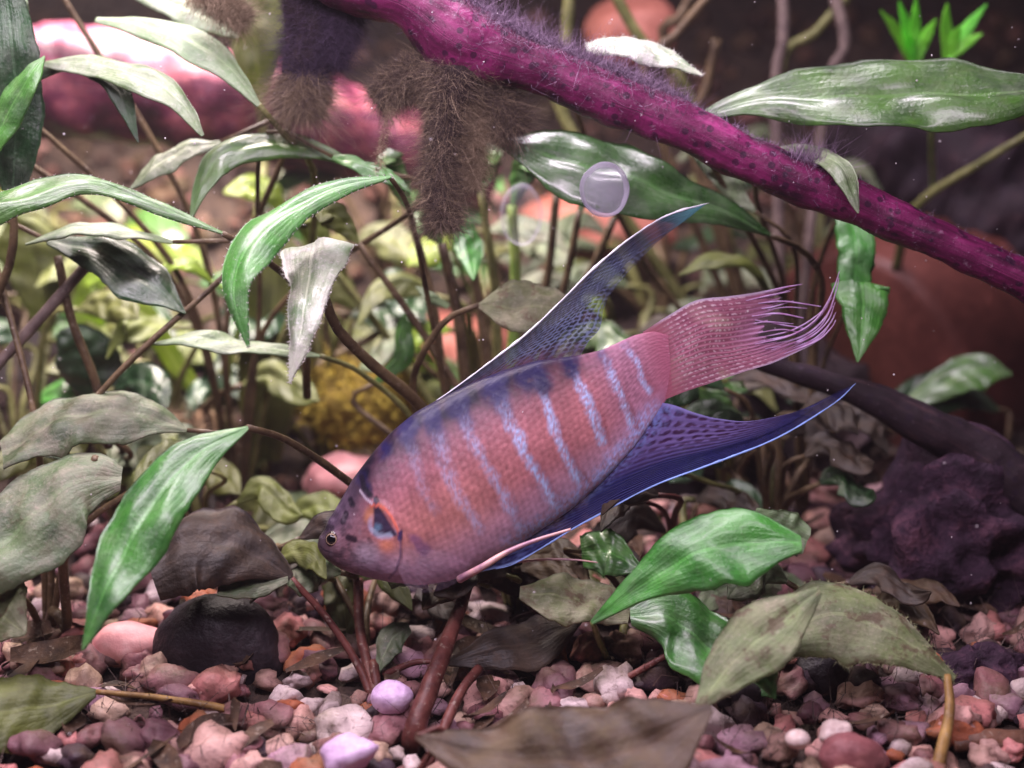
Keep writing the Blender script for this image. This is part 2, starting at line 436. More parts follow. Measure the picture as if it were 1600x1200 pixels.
PEBS = [(0.55 + 0.25 * random.random(), 0.75 + 0.3 * random.random()) for _ in range(14)]
def build_pebbles():
    pm = pebble_mat('pebble', False); sm = pebble_mat('pebble_mass', True)
    shapes = []
    for k, (h, w) in enumerate(PEBS):
        V, F = lump(3, k + 1, 0.5, 1.35, (1.15, w, h))
        shapes.append(mesh('pebble', V, F, pm))
    spots = []
    y = -0.075
    while y < 0.255:
        half = 0.095 + 0.34 * max(0, (y + 0.10)) * 0.95
        x = -half
        while x < half:
            xx, yy = x + random.uniform(-.0025, .0025), y + random.uniform(-.0025, .0025)
            r = random.choice([.0015, .0018, .0021, .0025, .0029, .0036]) * random.uniform(.85, 1.15)
            if y > 0.10: r *= 1.15
            spots.append([xx, yy, r, ground_z(xx, yy) + r * random.uniform(0.05, 0.5)])
            x += random.uniform(.0034, .0058)
        y += .0040
    def show(s):
        px, py, d = PIX((s[0], s[1], s[3]))
        inside = -20 < px < 1620 and -20 < py < 1225
        return (s[2] / (FOCUS + d * .01)) * (1 if inside else 0.0) * (1.0 if py > 900 else 0.75)
    spots.sort(key=show, reverse=True)
    inv = BED.matrix_basis.inverted()
    for s in spots[:290]:
        o = bpy.data.objects.new('pebble', random.choice(shapes)); COL.objects.link(o)
        o.parent = BED; o.matrix_parent_inverse = inv
        o.location = (s[0], s[1], s[3]); o.scale = (s[2],) * 3
        o.rotation_euler = (random.uniform(-.5, .5), random.uniform(-.5, .5), random.uniform(0, 6.28))
    base = [lump(1, 40 + k, 0.6, 1.2, (1.1, random.uniform(.75, 1.0), random.uniform(.5, .8))) for k in range(8)]
    base2 = [lump(2, 60 + k, 0.6, 1.2, (1.1, random.uniform(.75, 1.0), random.uniform(.5, .8))) for k in range(8)]
    def mass(lst, mat, base=base):
        V, F, off = [], [], 0
        for s in lst:
            bV, bF = random.choice(base)
            a = random.uniform(0, 6.28); ca, sa = math.cos(a), math.sin(a)
            t = random.uniform(-.4, .4); ct, st = math.cos(t), math.sin(t)
            W = bV @ np.array([[1, 0, 0], [0, ct, st], [0, -st, ct]]) @ np.array([[ca, sa, 0], [-sa, ca, 0], [0, 0, 1]])
            V.append(W * s[2] + np.array([s[0], s[1], s[3]])); F += [[i + off for i in f] for f in bF]; off += len(bV)
        o = obj('gravel', mesh('gravel', np.concatenate(V), F, mat), BED)
        o['kind'] = 'stuff'
    rest = spots[290:]
    mass([s for s in rest if s[1] < 0.055], sm, base2)
    mass([s for s in rest if s[1] >= 0.055 and random.random() < 0.42], pebble_mat('silt_shade_pebble', True, True))
    # brown flocs of silt and thread algae caught between the stones
    n = 26000
    x = rng.uniform(-.16, .16, n); y = rng.uniform(-.07, .24, n)
    keep = np.array([mnoise.noise(Vector((a * 45, b * 45, 9.0))) > 0.02 for a, b in zip(x, y)])
    x, y = x[keep], y[keep]
    pos = np.array([(a, b, ground_z(a, b) + .0018) for a, b in zip(x, y)])
    dirs = rng.normal(size=(len(x), 3)); dirs[:, 2] = np.abs(dirs[:, 2]) + .3
    V, F = strands(pos, dirs, rng.uniform(.0015, .005, len(x)), 0.00010, 0.9)
    o = obj('thread_algae', mesh('thread_algae', V, F, FUZZ['brown'], smooth=False), BED); o['kind'] = 'stuff'
build_pebbles()

def build_litter():
    V, F = [], []
    for _ in range(170):
        x, y = rng.uniform(-.11, .11), rng.uniform(-.06, .07)
        z = ground_z(x, y) + rng.uniform(.0022, .0042)
        a = rng.uniform(0, 6.28); L, w = rng.uniform(.002, .0065), rng.uniform(.0006, .0022)
        t1, t2 = rng.uniform(-.5, .5, 2); k = rng.uniform(-.35, .35)
        off = len(V)
        for i in range(5):
            for j in range(3):
                u, v = (i - 2) / 2, j - 1
                p = np.array([u * L, v * w * (1 - .7 * u * u) * rng.uniform(.7, 1.2), u * u * L * k + abs(v) * w * .3 + u * L * t1 * .5 + v * w * t2])
                V.append((x + p[0] * math.cos(a) - p[1] * math.sin(a), y + p[0] * math.sin(a) + p[1] * math.cos(a), z + p[2]))
        F += [tuple(q + off for q in f) for f in grid_faces(5, 3)]
    o = obj('leaf_litter', mesh('leaf_litter', V, F, stem_mat('litter', (0.018, 0.010, 0.007), (0.10, 0.055, 0.03), 0.7)), BED); o['kind'] = 'stuff'
build_litter()

# ------------------------------------------------------------------ stones, rock, pot
def rock(name, label, cat, px, py, d, rx, ry, rz, mat, seed, amp=0.22, freq=1.0, sub=4, sink=True, pits=0, rot=0.0, group=None):
    c = P(px, py, d)
    V, F = lump(sub, seed, amp, freq)
    if pits:
        r2 = np.random.default_rng(seed)
        n = V / np.linalg.norm(V, axis=1)[:, None]
        for _ in range(pits):
            q = r2.normal(size=3); q /= np.linalg.norm(q)
            rr = r2.uniform(0.06, 0.18)
            dist = np.linalg.norm(n - q, axis=1)
            V = V - n * (np.clip(1 - (dist / rr) ** 2, 0, 1) * rr * 1.5)[:, None]
    V = V * np.array([S(rx, d), S(rz, d), S(ry, d)])
    ca, sa = math.cos(rot), math.sin(rot)
    V = V @ np.array([[ca, 0, sa], [0, 1, 0], [-sa, 0, ca]])
    o = obj(name, mesh(name, V, F, mat)); o.location = c
    return tag(o, label, cat, group)
PINK = stone_mat('pink', srgb(214, 140, 140), srgb(232, 168, 164), srgb(240, 196, 190), 0.4, 120, 0.2)
BLACK = stone_mat('black', (0.010, 0.008, 0.010), (0.022, 0.016, 0.020), (0.05, 0.036, 0.042), 0.5, 120)
LAVA = stone_mat('lava', (0.006, 0.003, 0.007), (0.034, 0.015, 0.030), (0.13, 0.055, 0.080), 0.8, 130, 1.0)
CREAM = stone_mat('cream', srgb(190, 160, 150), srgb(228, 208, 200), srgb(244, 232, 228), 0.4, 160, 0.25)
MAROON = stone_mat('maroon', srgb(96, 54, 56), srgb(130, 80, 82), srgb(164, 112, 108), 0.45, 150, 0.3)
ORANGE = stone_mat('orange', srgb(190, 90, 40), srgb(226, 128, 62), srgb(246, 168, 96), 0.45, 150, 0.3)
LILAC = stone_mat('lilac', srgb(150, 120, 150), srgb(196, 168, 200), srgb(226, 204, 228), 0.45, 150, 0.3)
rock('pink_stone', 'smooth rounded pink stone leaning on the big black stone', 'stone', 200, 1008, 1.0, 56, 36, 42, PINK, 3, 0.14)
rock('black_stone', 'big smooth black stone under the curled brown leaf', 'stone', 342, 1016, 0.9, 106, 92, 75, BLACK, 5, 0.16)
rock('black_stone', 'black angular stone beneath the mottled yellow-green leaf', 'stone', 1150, 1082, -0.6, 50, 36, 42, BLACK, 8, 0.3)
rock('black_stone', 'black upright stone in the shade of the mossy arched leaf', 'stone', 1285, 1055, 0.2, 44, 44, 40, BLACK, 11, 0.3)
rock('lava_rock', 'large dark purple lava rock full of pits', 'rock', 1490, 870, 3.6, 190, 180, 150, LAVA, 2, 0.35, 1.3, 5, pits=260)
rock('lava_rock', 'low dark purple lava rock at the foot of the larger one', 'rock', 1530, 1060, 0.6, 75, 55, 60, LAVA, 17, 0.4, 1.4, 5, pits=120)
rock('cream_pebble', 'small glossy white oval pebble beside the round maroon pebble', 'pebble', 1246, 1155, -2.2, 20, 15, 16, CREAM, 21, 0.1)
rock('cream_pebble', 'cream pointed pebble behind the round maroon pebble', 'pebble', 1302, 1143, -2.0, 26, 17, 20, CREAM, 22, 0.25, rot=0.4)
rock('maroon_pebble', 'large round maroon pebble in the gravel by the cream pebbles', 'pebble', 1330, 1182, -2.3, 52, 36, 40, MAROON, 23, 0.15)
rock('orange_pebble', 'bright orange angular pebble beside the reddish stems', 'pebble', 762, 1192, -2.3, 34, 18, 24, ORANGE, 24, 0.35)
rock('lilac_pebble', 'pale lilac speckled flat pebble lying bare in the gravel', 'pebble', 545, 1178, -2.2, 46, 26, 36, LILAC, 25, 0.3, rot=0.25)
rock('lilac_pebble', 'dusky lilac rounded pebble at the foot of the thick red stem', 'pebble', 612, 1090, -0.8, 34, 26, 30, LILAC, 28, 0.15)
rock('pink_stone', 'pale pink blocky stone half hidden behind the fish head', 'stone', 530, 745, 7.0, 60, 36, 45, PINK, 31, 0.25, rot=0.3)

PEACH = stone_mat('peach', srgb(104, 60, 50), srgb(156, 96, 82), srgb(196, 132, 116), 0.5, 60, 0.5)
rock('peach_stone', 'large smooth peach-coloured stone behind the bare brown stems', 'stone', 690, 570, 10.5, 125, 95, 90, PEACH, 41, 0.2)
rock('peach_stone', 'flat salmon stone on the bank beyond the jelly drops', 'stone', 930, 350, 13.0, 120, 60, 80, PEACH, 43, 0.25)
rock('peach_stone', 'salmon stone on the bank above the magenta branch', 'stone', 985, 50, 13.0, 70, 55, 60, PEACH, 45, 0.25)

def build_pot():
    c = P(1335, 590, 10.5)
    ax = (FWD * 0.62 + RIGHT * 0.72 + UP * 0.30).normalized()      # points from the base disc into the pot
    R = S(205, 10.5)
    prof = [(0.0, 0.0), (0.55, 0.0), (0.90, 0.0), (0.97, 0.03), (1.0, 0.09), (1.10, 0.9), (1.2, 1.75), (1.34, 1.76), (1.36, 2.15), (1.24, 2.16), (1.12, 1.7), (0.9, 0.2), (0.0, 0.18)]
    u = ax.orthogonal().normalized(); v = ax.cross(u)
    seg = 56; V = []
    for r, h in prof:
        for j in range(seg):
            a = 2 * math.pi * j / seg
            p = c + (u * math.cos(a) + v * math.sin(a)) * max(r, 0.002) * R + ax * h * R
            p += (u * math.cos(a) + v * math.sin(a)) * mnoise.noise(Vector(p) * 60) * 0.0008
            V.append(p)
    m = stone_mat('terracotta', srgb(66, 34, 30), srgb(88, 48, 42), srgb(120, 70, 62), 0.45, 60, 0.3)
    return tag(obj('terracotta_pot', mesh('terracotta_pot', V, grid_faces(len(prof), seg, True), m)),
               'reddish brown clay pot lying on its side behind the branch', 'pot')
build_pot()

# ------------------------------------------------------------------ driftwood
def add_tuft(parent, path, radii, n, length, mat, core=None, droop=0.2, width=0.000028, bend=1.0):
    n = int(n * 4.0); length *= 0.42
    """a hanging tuft of thread algae: hairs all round a core"""
    A = catmull([list(p) + [r] for p, r in zip(path, radii)], 60)
    i = rng.integers(0, 60, n)
    c, r = A[i, :3], A[i, 3]
    dirs = rng.normal(size=(n, 3)); dirs /= np.linalg.norm(dirs, axis=1)[:, None]
    T = np.gradient(A[:, :3], axis=0)[i]; T /= np.linalg.norm(T, axis=1)[:, None]
    dirs = dirs - T * (np.sum(dirs * T, axis=1) * 0.75)[:, None] + T * 0.35
    pos = c + dirs * (r * rng.uniform(0.55, 1.15, n))[:, None]
    V, F = strands(pos, dirs, rng.uniform(0.4, 1.3, n) * length, width, bend, droop)
    o = obj('algae_tuft', mesh('algae_tuft', V, F, mat, smooth=False), parent)
    o['kind'] = 'stuff'
    return o

BD = 0.9
def build_branch():
    C = [(380, -130, 50), (540, -32, 48), (640, 6, 44), (725, 66, 60), (820, 98, 41), (940, 147, 41), (1070, 198, 37), (1200, 262, 36),
         (1310, 306, 35), (1400, 348, 32), (1500, 390, 29), (1620, 446, 33), (1760, 520, 36)]
    root = thing('driftwood_branch', 'slender magenta driftwood branch slanting down over the fish, hung with fuzzy algae', 'branch', P(820, 98, BD))
    V, F, U = tube([P(x, y, BD) for x, y, r in C], [S(r, BD) for x, y, r in C], 200, 28, 0.16, 3.0, freq=130)
    obj('limb', mesh('limb', V, F, WOOD, uv=U), root)
    def stub(pts, d, mat=WOOD):
        V, F, U = tube([P(x, y, d) for x, y, r in pts], [S(r, d) for x, y, r in pts], 50, 18, 0.3, 9.0, freq=200)
        return obj('stub', mesh('stub', V, F, mat, uv=U), root)
    def tuft(pts, d, n, ln, mat, **k):
        return add_tuft(root, [P(x, y, d) for x, y, r in pts], [S(r, d) for x, y, r in pts], n, S(ln, d), FUZZ[mat], **k)
    a = [(715, 90, 48), (700, 170, 30), (692, 260, 27), (690, 350, 22)]
    stub(a, BD, STEMWOOD)
    tuft(a, BD, 5200, 42, 'brown'); tuft(a, BD, 1900, 60, 'tan', droop=0.4)
    b = [(690, 110, 30), (640, 120, 26), (595, 150, 16)]
    stub(b, BD + .2, STEMWOOD); tuft(b, BD + .2, 3000, 42, 'brown', droop=0.5); tuft(b, BD + .2, 1300, 48, 'tan', droop=0.6)
    tuft([(612, 165, 8), (600, 215, 5), (590, 265, 3)], BD - .1, 240, 18, 'tan')
    c = [(740, 130, 30), (775, 160, 26), (800, 195, 16)]
    tuft(c, BD + .3, 2600, 55, 'brown', droop=0.6); tuft(c, BD + .3, 900, 60, 'tan', droop=0.7)
    e = [(735, 160, 16), (745, 230, 12), (740, 290, 8)]
    tuft(e, BD, 1200, 40, 'tan', droop=0.5)
    f = [(520, -40, 60), (500, 30, 48), (478, 110, 36), (470, 165, 22)]
    stub(f, BD + .8, STEMWOOD); tuft(f, BD + .8, 5200, 45, 'plum', droop=0.3)
    tuft(f[2:], BD + .8, 2600, 60, 'tan', droop=0.6)
    g = [(545, -10, 35), (530, 50, 26), (520, 95, 14)]
    tuft(g, BD + .5, 2200, 40, 'plum', droop=0.3)
    h = [(300, -30, 30), (340, 0, 22), (380, 30, 14)]
    tuft(h, BD + .6, 1800, 45, 'tan', droop=0.4)
    # film of short hairs along the crest of the limb
    A = catmull([list(P(x, y, BD)) + [S(r, BD)] for x, y, r in C], 300)
    def crest(lo, hi, n, ln, mat, spread=0.7, wd=0.00007):
        n *= 2
        i = rng.integers(int(lo * 300), int(hi * 300), n)
        dirs = np.array(UP) + rng.normal(size=(n, 3)) * spread
        dirs /= np.linalg.norm(dirs, axis=1)[:, None]
        pos = A[i, :3] + dirs * (A[i, 3] * 0.97)[:, None]
        V, F = strands(pos, dirs + rng.normal(size=(n, 3)) * 0.3, rng.uniform(.3, 1.2, n) * S(ln * .55, BD), wd * .6, 1.1)
        o = obj('algae_film', mesh('algae_film', V, F, FUZZ[mat], smooth=False), root); o['kind'] = 'stuff'
    crest(0.26, 0.50, 5200, 30, 'purple', 0.5); crest(0.22, 0.45, 1600, 42, 'purple', 0.5); crest(0.45, 0.70, 1500, 14, 'purple')
    crest(0.62, 0.67, 500, 55, 'purple', 0.4); crest(0.1, 0.99, 4200, 7, 'purple', 1.2)
build_branch()

def log(name, label, C, d, mat, seed, rough=0.2, n=120):
    ds = d if isinstance(d, (list, tuple)) else [d] * len(C)
    V, F, U = tube([P(x, y, k) for (x, y, r), k in zip(C, ds)], [S(r, k) for (x, y, r), k in zip(C, ds)], n, 26, rough, seed, freq=110)
    return tag(obj(name, mesh(name, V, F, mat, uv=U)), label, 'driftwood')
log('driftwood_log', 'thick rose-pink driftwood log lying behind the plants, its crest brightly lit',
    [(-180, 80, 85), (40, 120, 88), (230, 138, 86), (420, 175, 80), (620, 225, 62), (760, 290, 40)], [9, 9, 9, 9.5, 10, 11], LOGM, 4.0)
log('root_and_shade_form', 'thin dark driftwood root running down towards the lava rock',
    [(1130, 545, 9), (1210, 572, 15), (1320, 606, 20), (1420, 650, 30), (1520, 705, 38), (1640, 800, 48)], 2.6, ROOTM, 6.0)
log('root_and_shade_form', 'crooked purple-black form added for the shade above the clay pot under the magenta branch',
    [(1320, 190, 60), (1420, 240, 95), (1540, 300, 110), (1700, 380, 120)], [13, 12, 11.5, 11], ROOTM, 12.0, 0.4)  # dark shape added to stand for the purple-black shade above the pot
log('hollow_shade_form', 'bulky black form added for the darkness of the hollow behind the tail fin',
    [(960, 800, 100), (1040, 690, 105), (1130, 600, 95), (1230, 600, 90), (1330, 720, 100)], [7.5, 8, 8.5, 8.5, 8], STEMWOOD, 15.0, 0.35)  # black mass added where the hollow lies in shade
log('driftwood_twig', 'short brown twig lying on the gravel beside the low lava rock',
    [(1490, 1165, 12), (1550, 1158, 20), (1660, 1170, 24)], -1.4, stem_mat('twig', (0.05, 0.025, 0.016), (0.17, 0.08, 0.05)), 8.0)

# ------------------------------------------------------------------ plants
def blade(mid, hw, tilt=40, cup=0.18, wav=0.06, nu=40, nv=13, seed=0, twist=0.0):
    """mid: (px,py,d) from leaf base to tip; hw: half widths on the picture; tilt: degrees the farther edge leans away"""
    A = catmull(mid, nu)
    t = np.linspace(0, 1, nu)
    L = np.concatenate([[0], np.cumsum(np.linalg.norm(np.diff(np.array(mid, float), axis=0), axis=1))]); L /= L[-1]
    H = catmull([(a, b, 0) for a, b in zip(L, hw)], 200)
    w = np.maximum(np.interp(t, H[:, 0], H[:, 1]), 0.6)
    pts = np.array([P(*a) for a in A])
    T = np.gradient(pts, axis=0); T /= np.linalg.norm(T, axis=1)[:, None]
    f, r, u = (np.array(q) for q in (FWD, RIGHT, UP))
    sx, sy = T @ r, T @ u
    nrm = np.sqrt(sx ** 2 + sy ** 2) + 1e-9
    perp = (-sy / nrm)[:, None] * r + (sx / nrm)[:, None] * u
    if np.mean(perp @ u) < 0: perp = -perp
    ang = np.radians(tilt + twist * (t - 0.5))[:, None]
    lat = perp * np.cos(ang) + f * np.sin(ang)
    N = np.cross(T, lat); N /= np.linalg.norm(N, axis=1)[:, None]
    sgn = np.where((N @ np.array([0, -0.45, 1.0])) < 0, -1.0, 1.0)[:, None]; N = N * sgn
    vv = np.linspace(-1, 1, nv)
    ph = seed * 1.7
    V, U = [], []
    for i in range(nu):
        k = S(w[i], A[i, 2]) / max(0.35, math.cos(math.radians(tilt)))
        for v in vv:
            lift = -cup * v * v * k + 0.10 * k * math.exp(-(v / 0.16) ** 2) * -1
            wave = wav * k * (abs(v) ** 2) * math.sin(t[i] * 15 + ph + (1.9 if v > 0 else 0)) \
                + 0.35 * wav * k * math.sin(t[i] * 31 + v * 4 + ph * 2) + 0.22 * k * mnoise.noise(Vector((t[i] * 4.5, v * 1.4, seed * 3.3)))
            edge = 1 + 0.09 * mnoise.noise(Vector((t[i] * 9, v * 1.3, seed * 5.1))) + 0.06 * mnoise.noise(Vector((t[i] * 27, v * 1.3, seed * 2.1)))
            V.append(pts[i] + lat[i] * (v * k * edge) + N[i] * (lift + wave)); U.append((t[i], v * 0.5 + 0.5))
    V = np.array(V)
    # closed sheet with real thickness
    th = 0.00013
    NN = np.repeat(N, nv, axis=0)
    top = V + NN * th; bot = V - NN * th
    n0 = nu * nv
    F = grid_faces(nu, nv)
    F2 = [(a + n0, d_ + n0, c + n0, b + n0) for a, b, c, d_ in F]
    rim = []
    for i in range(nu - 1):
        for j in (0, nv - 1):
            a, b = i * nv + j, (i + 1) * nv + j
            rim.append((a, b, b + n0, a + n0))
    return np.concatenate([top, bot]), F + F2 + rim, U + U, V.reshape(nu, nv, 3), N

def petiole(path, r0, r1, n=26, seg=8):
    k = len(path)
    return tube(path, [r0 + (r1 - r0) * i / (k - 1) for i in range(k)], n, seg, 0.10, 1.0, freq=300)

LEAFN = [0]
def leaf(plant, mid, hw, mat='green', tilt=40, cup=0.18, wav=0.08, stem=None, stemw=5.0, stemmat='brown', fuzz=None, fuzzn=420, fuzzlen=6,
         twist=0.0, label=None, auto=True):
    LEAFN[0] += 1
    V, F, U, G, N = blade(mid, hw, tilt, cup, wav, seed=LEAFN[0], twist=twist)
    o = obj('leaf', mesh('leaf', V, F, _leafmats[mat], uv=U), plant)
    if label: o['label'] = label
    base = plant.location
    b0 = P(*mid[0])
    if stem is not None:
        path = [P(*s) for s in stem]
        ground = path[-1]
        if auto: path = path + [ground.lerp(base, 0.5) + Vector((0, 0, 0.004)), base - Vector((0, 0, 0.004))]
    elif auto:
        t = (b0 - P(*mid[1])).normalized()
        L = (b0 - base).length
        path = [b0, b0 + t * L * 0.16, base + Vector(((b0.x - base.x) * 0.30, (b0.y - base.y) * 0.30, (b0.z - base.z) * 0.55)), base - Vector((0, 0, 0.004))]
    else:
        path = None
    if path:
        d = mid[0][2]
        Vp, Fp, Up = petiole(path, S(stemw * 0.75, d), S(stemw * 1.25, d))
        obj('petiole', mesh('petiole', Vp, Fp, STEM[stemmat], uv=Up), o)
    if fuzz:
        nu, nv = G.shape[:2]
        n = fuzzn
        i = rng.integers(0, nu, n); j = np.where(rng.random(n) < 0.6, rng.choice([0, nv - 1], n), rng.integers(0, nv, n))
        pos = G[i, j]
        out = (G[i, j] - G[i, nv // 2]); ln = np.linalg.norm(out, axis=1)[:, None]
        out = np.where(ln > 1e-6, out / (ln + 1e-9), 0)
        dirs = N[i] * 0.8 + out * 0.7 + rng.normal(size=(n, 3)) * 0.5
        Vf, Ff = strands(pos, dirs, rng.uniform(.3, 1.2, n) * S(fuzzlen, mid[0][2]), 0.00004, 0.5)
        q = obj('algae_fuzz', mesh('algae_fuzz', Vf, Ff, FUZZ[fuzz], smooth=False), o); q['kind'] = 'stuff'
    return o
def plant(label, px, d, group=None):
    return thing('aquarium_plant', label, 'plant', on_ground(px, d), group)

# clump behind the fish whose stems fan out over the middle
pc = plant('long-stemmed green plant behind the fish, its leaves drooping towards the fish head', 690, 4.5)
leaf(pc, [(388, 668, -1.0), (300, 715, -1.3), (225, 800, -1.7), (172, 900, -2.1), (129, 1016, -2.4)], [3, 36, 54, 40, 1], 'green', 26, 0.25, 0.08,
     stem=[(386, 668, -1.0), (440, 684, -.4), (500, 720, .4), (575, 772, 1.6)], stemw=7)
leaf(pc, [(612, 276, 0.2), (530, 291, -.1), (455, 326, -.4), (392, 378, -.8), (362, 445, -1.1), (388, 543, -1.3)], [2, 15, 26, 38, 26, 1], 'green', 36, 0.3, 0.06,
     stem=[(610, 277, .2), (640, 330, 1.2), (665, 450, 2.4), (700, 640, 3.6)], stemw=5, fuzz='white', fuzzn=1300, fuzzlen=3.5)
leaf(pc, [(488, 374, .4), (486, 402, .0), (479, 445, -.4), (470, 510, -.8), (453, 598, -1.0)], [58, 54, 34, 24, 1], 'white', 20, 0.35, 0.10,
     stem=[(500, 440, .1), (525, 510, .4), (580, 568, 1.0), (660, 640, 2.0)], stemw=10, fuzz='white', fuzzn=1500, fuzzlen=4.5)
leaf(pc, [(748, 478, 1.7), (790, 477, 1.5), (840, 478, 1.5), (915, 484, 1.7)], [4, 36, 40, 4], 'moss', 35, 0.1, 0.05,
     stem=[(748, 477, 1.7), (700, 498, 1.9), (662, 550, 2.2), (645, 610, 2.8)], stemw=6)
leaf(pc, [(500, 556, 2.0), (440, 545, 1.8), (370, 535, 1.6), (300, 527, 1.5), (238, 537, 1.5)], [2, 10, 14, 11, 1], 'pale', 62, 0.15, 0.10,
     stem=[(500, 556, 2), (560, 580, 2.4), (640, 650, 3)], stemw=5, stemmat='olive')
leaf(pc, [(585, 600, 4.2), (628, 560, 4.0), (630, 520, 4.0), (632, 490, 4.0)], [4, 16, 14, 2], 'green', 10, 0.2, 0.05)
leaf(pc, [(700, 480, 3.4), (672, 462, 3.2), (650, 448, 3.2)], [4, 8, 1], 'pale', 50, auto=False)
# bare and leafed stems of the clump running up past the branch
pd = plant('tall plant rising behind the fish, its bare brown stems passing behind the magenta branch', 790, 6.0)
for (x0, y0, x1, y1, dd, w, mt, lf, sm) in [
    (700, 620, 640, 330, 3.6, 8, 'green', (600, 240), 'brown'), (730, 610, 690, 380, 4.2, 10, 'bright', (650, 350), 'brown'),
    (765, 600, 720, 340, 4.4, 9, 'bright', (740, 420), 'brown'), (780, 590, 752, 300, 4.8, 8, 'green', (770, 240), 'olive'),
    (800, 580, 800, 320, 5.0, 10, 'green', (830, 250), 'green'), (830, 560, 870, 300, 5.2, 8, 'dusty', (930, 230), 'brown'),
    (850, 550, 905, 330, 4.6, 7, 'dusty', (960, 240), 'brown'), (870, 520, 960, 340, 5.4, 8, 'olive', (1010, 250), 'brown'),
    (735, 640, 560, 380, 3.2, 7, 'olive', (500, 330), 'brown'), (690, 650, 520, 420, 5.8, 8, 'olive', (470, 330), 'olive')]:
    tx, ty = lf
    m = [(x1, y1, dd), ((x1 * .6 + tx * .4), (y1 * .6 + ty * .4) - 12, dd - .1), (tx * .8 + x1 * .2, ty * .8 + y1 * .2 - 10, dd - .4), (tx, ty + 18, dd - 1.0)]
    leaf(pd, m, [3, 18, 20, 1], mt, 35, 0.2, 0.1, stem=[(x1, y1, dd), ((x0 + x1) / 2 + 6, (y0 + y1) / 2, dd + .2), (x0, y0, dd + .4)], stemw=w, stemmat=sm)

# plant whose glossy leaves hang below the branch
pg = plant('glossy-leaved plant behind the tail fin, one broad shining leaf hanging under the magenta branch', 1250, 6.5)
leaf(pg, [(1205, 368, 2.5), (1130, 328, 2.2), (1050, 300, 1.9), (960, 268, 1.7), (870, 240, 1.6), (775, 222, 1.6)], [2, 25, 46, 66, 50, 3], 'gloss', 33, 0.14, 0.07,
     stem=[(1203, 368, 2.5), (1255, 392, 2.8), (1284, 440, 3.2), (1275, 520, 4.2)], stemw=6, label='broad shining green leaf')
leaf(pg, [(1085, 186, 1.6), (1180, 154, 1.4), (1320, 148, 1.0), (1450, 140, .8), (1560, 142, .6), (1680, 130, .6)], [5, 26, 56, 60, 50, 2], 'green', 34, 0.10, 0.10,
     stem=[(1085, 186, 1.6), (1120, 270, 3.0), (1200, 420, 4.8), (1240, 520, 5.6)], stemw=6)
leaf(pg, [(1205, 238, 1.9), (1265, 238, 1.2), (1312, 258, .2), (1332, 300, -.2), (1341, 333, -.3)], [8, 16, 20, 13, 1], 'pale', 30, 0.2, 0.05,
     stem=[(1205, 238, 1.9), (1180, 300, 3), (1220, 430, 5)], stemw=5)
leaf(pg, [(1330, 340, 3.0), (1338, 390, 2.7), (1335, 450, 2.4)], [26, 30, 24], 'bright', 5, 0.15, 0.05,
     stem=[(1335, 330, 3), (1300, 360, 4.2), (1270, 460, 5.4)], stemw=5)
leaf(pg, [(1346, 440, 2.2), (1350, 470, 1.9), (1347, 515, 1.6), (1340, 566, 1.5)], [44, 38, 25, 1], 'bright', 5, 0.2, 0.06,
     stem=[(1346, 446, 2.2), (1330, 470, 4.0), (1290, 560, 5.6)], stemw=4)
leaf(pg, [(1310, 452, 2.3), (1350, 447, 2.2), (1390, 450, 2.1)], [8, 7, 1], 'green', 60, auto=False)
leaf(pg, [(915, 72, 1.6), (975, 68, 1.4), (1040, 86, 1.3), (1098, 118, 1.2)], [8, 22, 18, 1], 'white', 48, 0.2, 0.10,
     stem=[(915, 72, 1.6), (900, 170, 3.6), (1000, 400, 5.5)], stemw=5, fuzz='white', fuzzn=600)
leaf(pg, [(1160, 668, 4.6), (1125, 640, 4.4), (1090, 605, 4.3)], [12, 24, 2], 'green', 20, stemw=4)
leaf(pg, [(1180, 330, 3.4), (1150, 300, 3.3), (1120, 262, 3.2), (1080, 240, 3.1)], [3, 18, 20, 2], 'pale', 30, stemw=4)
leaf(pg, [(1210, 470, 4.8), (1170, 410, 4.6), (1110, 405, 4.4), (1060, 430, 4.2)], [3, 10, 12, 1], 'olive', 60, stemw=4)

# right background: leaves by the pot, sprig
pr = plant('small dark green plant growing between the clay pot and the lava rock', 1560, 7.5)
leaf(pr, [(1560, 640, 7.6), (1500, 610, 7.2), (1440, 615, 7.0), (1370, 640, 7.0)], [4, 28, 30, 2], 'dark', 40)
leaf(pr, [(1400, 645, 7.0), (1470, 600, 6.8), (1530, 575, 6.6), (1580, 585, 6.6)], [4, 22, 28, 2], 'green', 40)
leaf(pr, [(1640, 200, 6), (1700, 160, 6), (1760, 150, 6)], [3, 30, 2], 'green', 30,
     stem=[(1640, 190, 6), (1540, 250, 6.5), (1430, 325, 7.5), (1400, 420, 9)], stemw=7, stemmat='olive', auto=False)
ps = plant('bright lime-green sprig of narrow blades standing up behind the large wavy leaf', 1470, 13.0)
base = (1440, 90)
for (x, y) in [(1376, 16), (1405, 2), (1432, -4), (1462, 30), (1500, 40), (1542, 6), (1535, 52), (1415, 55), (1480, 5)]:
    bx = 1430 if x < 1465 else 1478
    leaf(ps, [(bx + random.uniform(-8, 8), 96, 6.4), ((bx + x) / 2, (96 + y) / 2 - 6, 6.2), (x, y, 6.0)], [5, 9, 1], 'lime', 20, 0.2, 0.05, auto=False)
V, F, U = tube([P(1455, 100, 6.4), P(1456, 200, 8.0), P(1462, 330, 11), ps.location], [0.0006] * 4, 20, 8)
obj('stem', mesh('stem', V, F, STEM['green'], uv=U), ps)

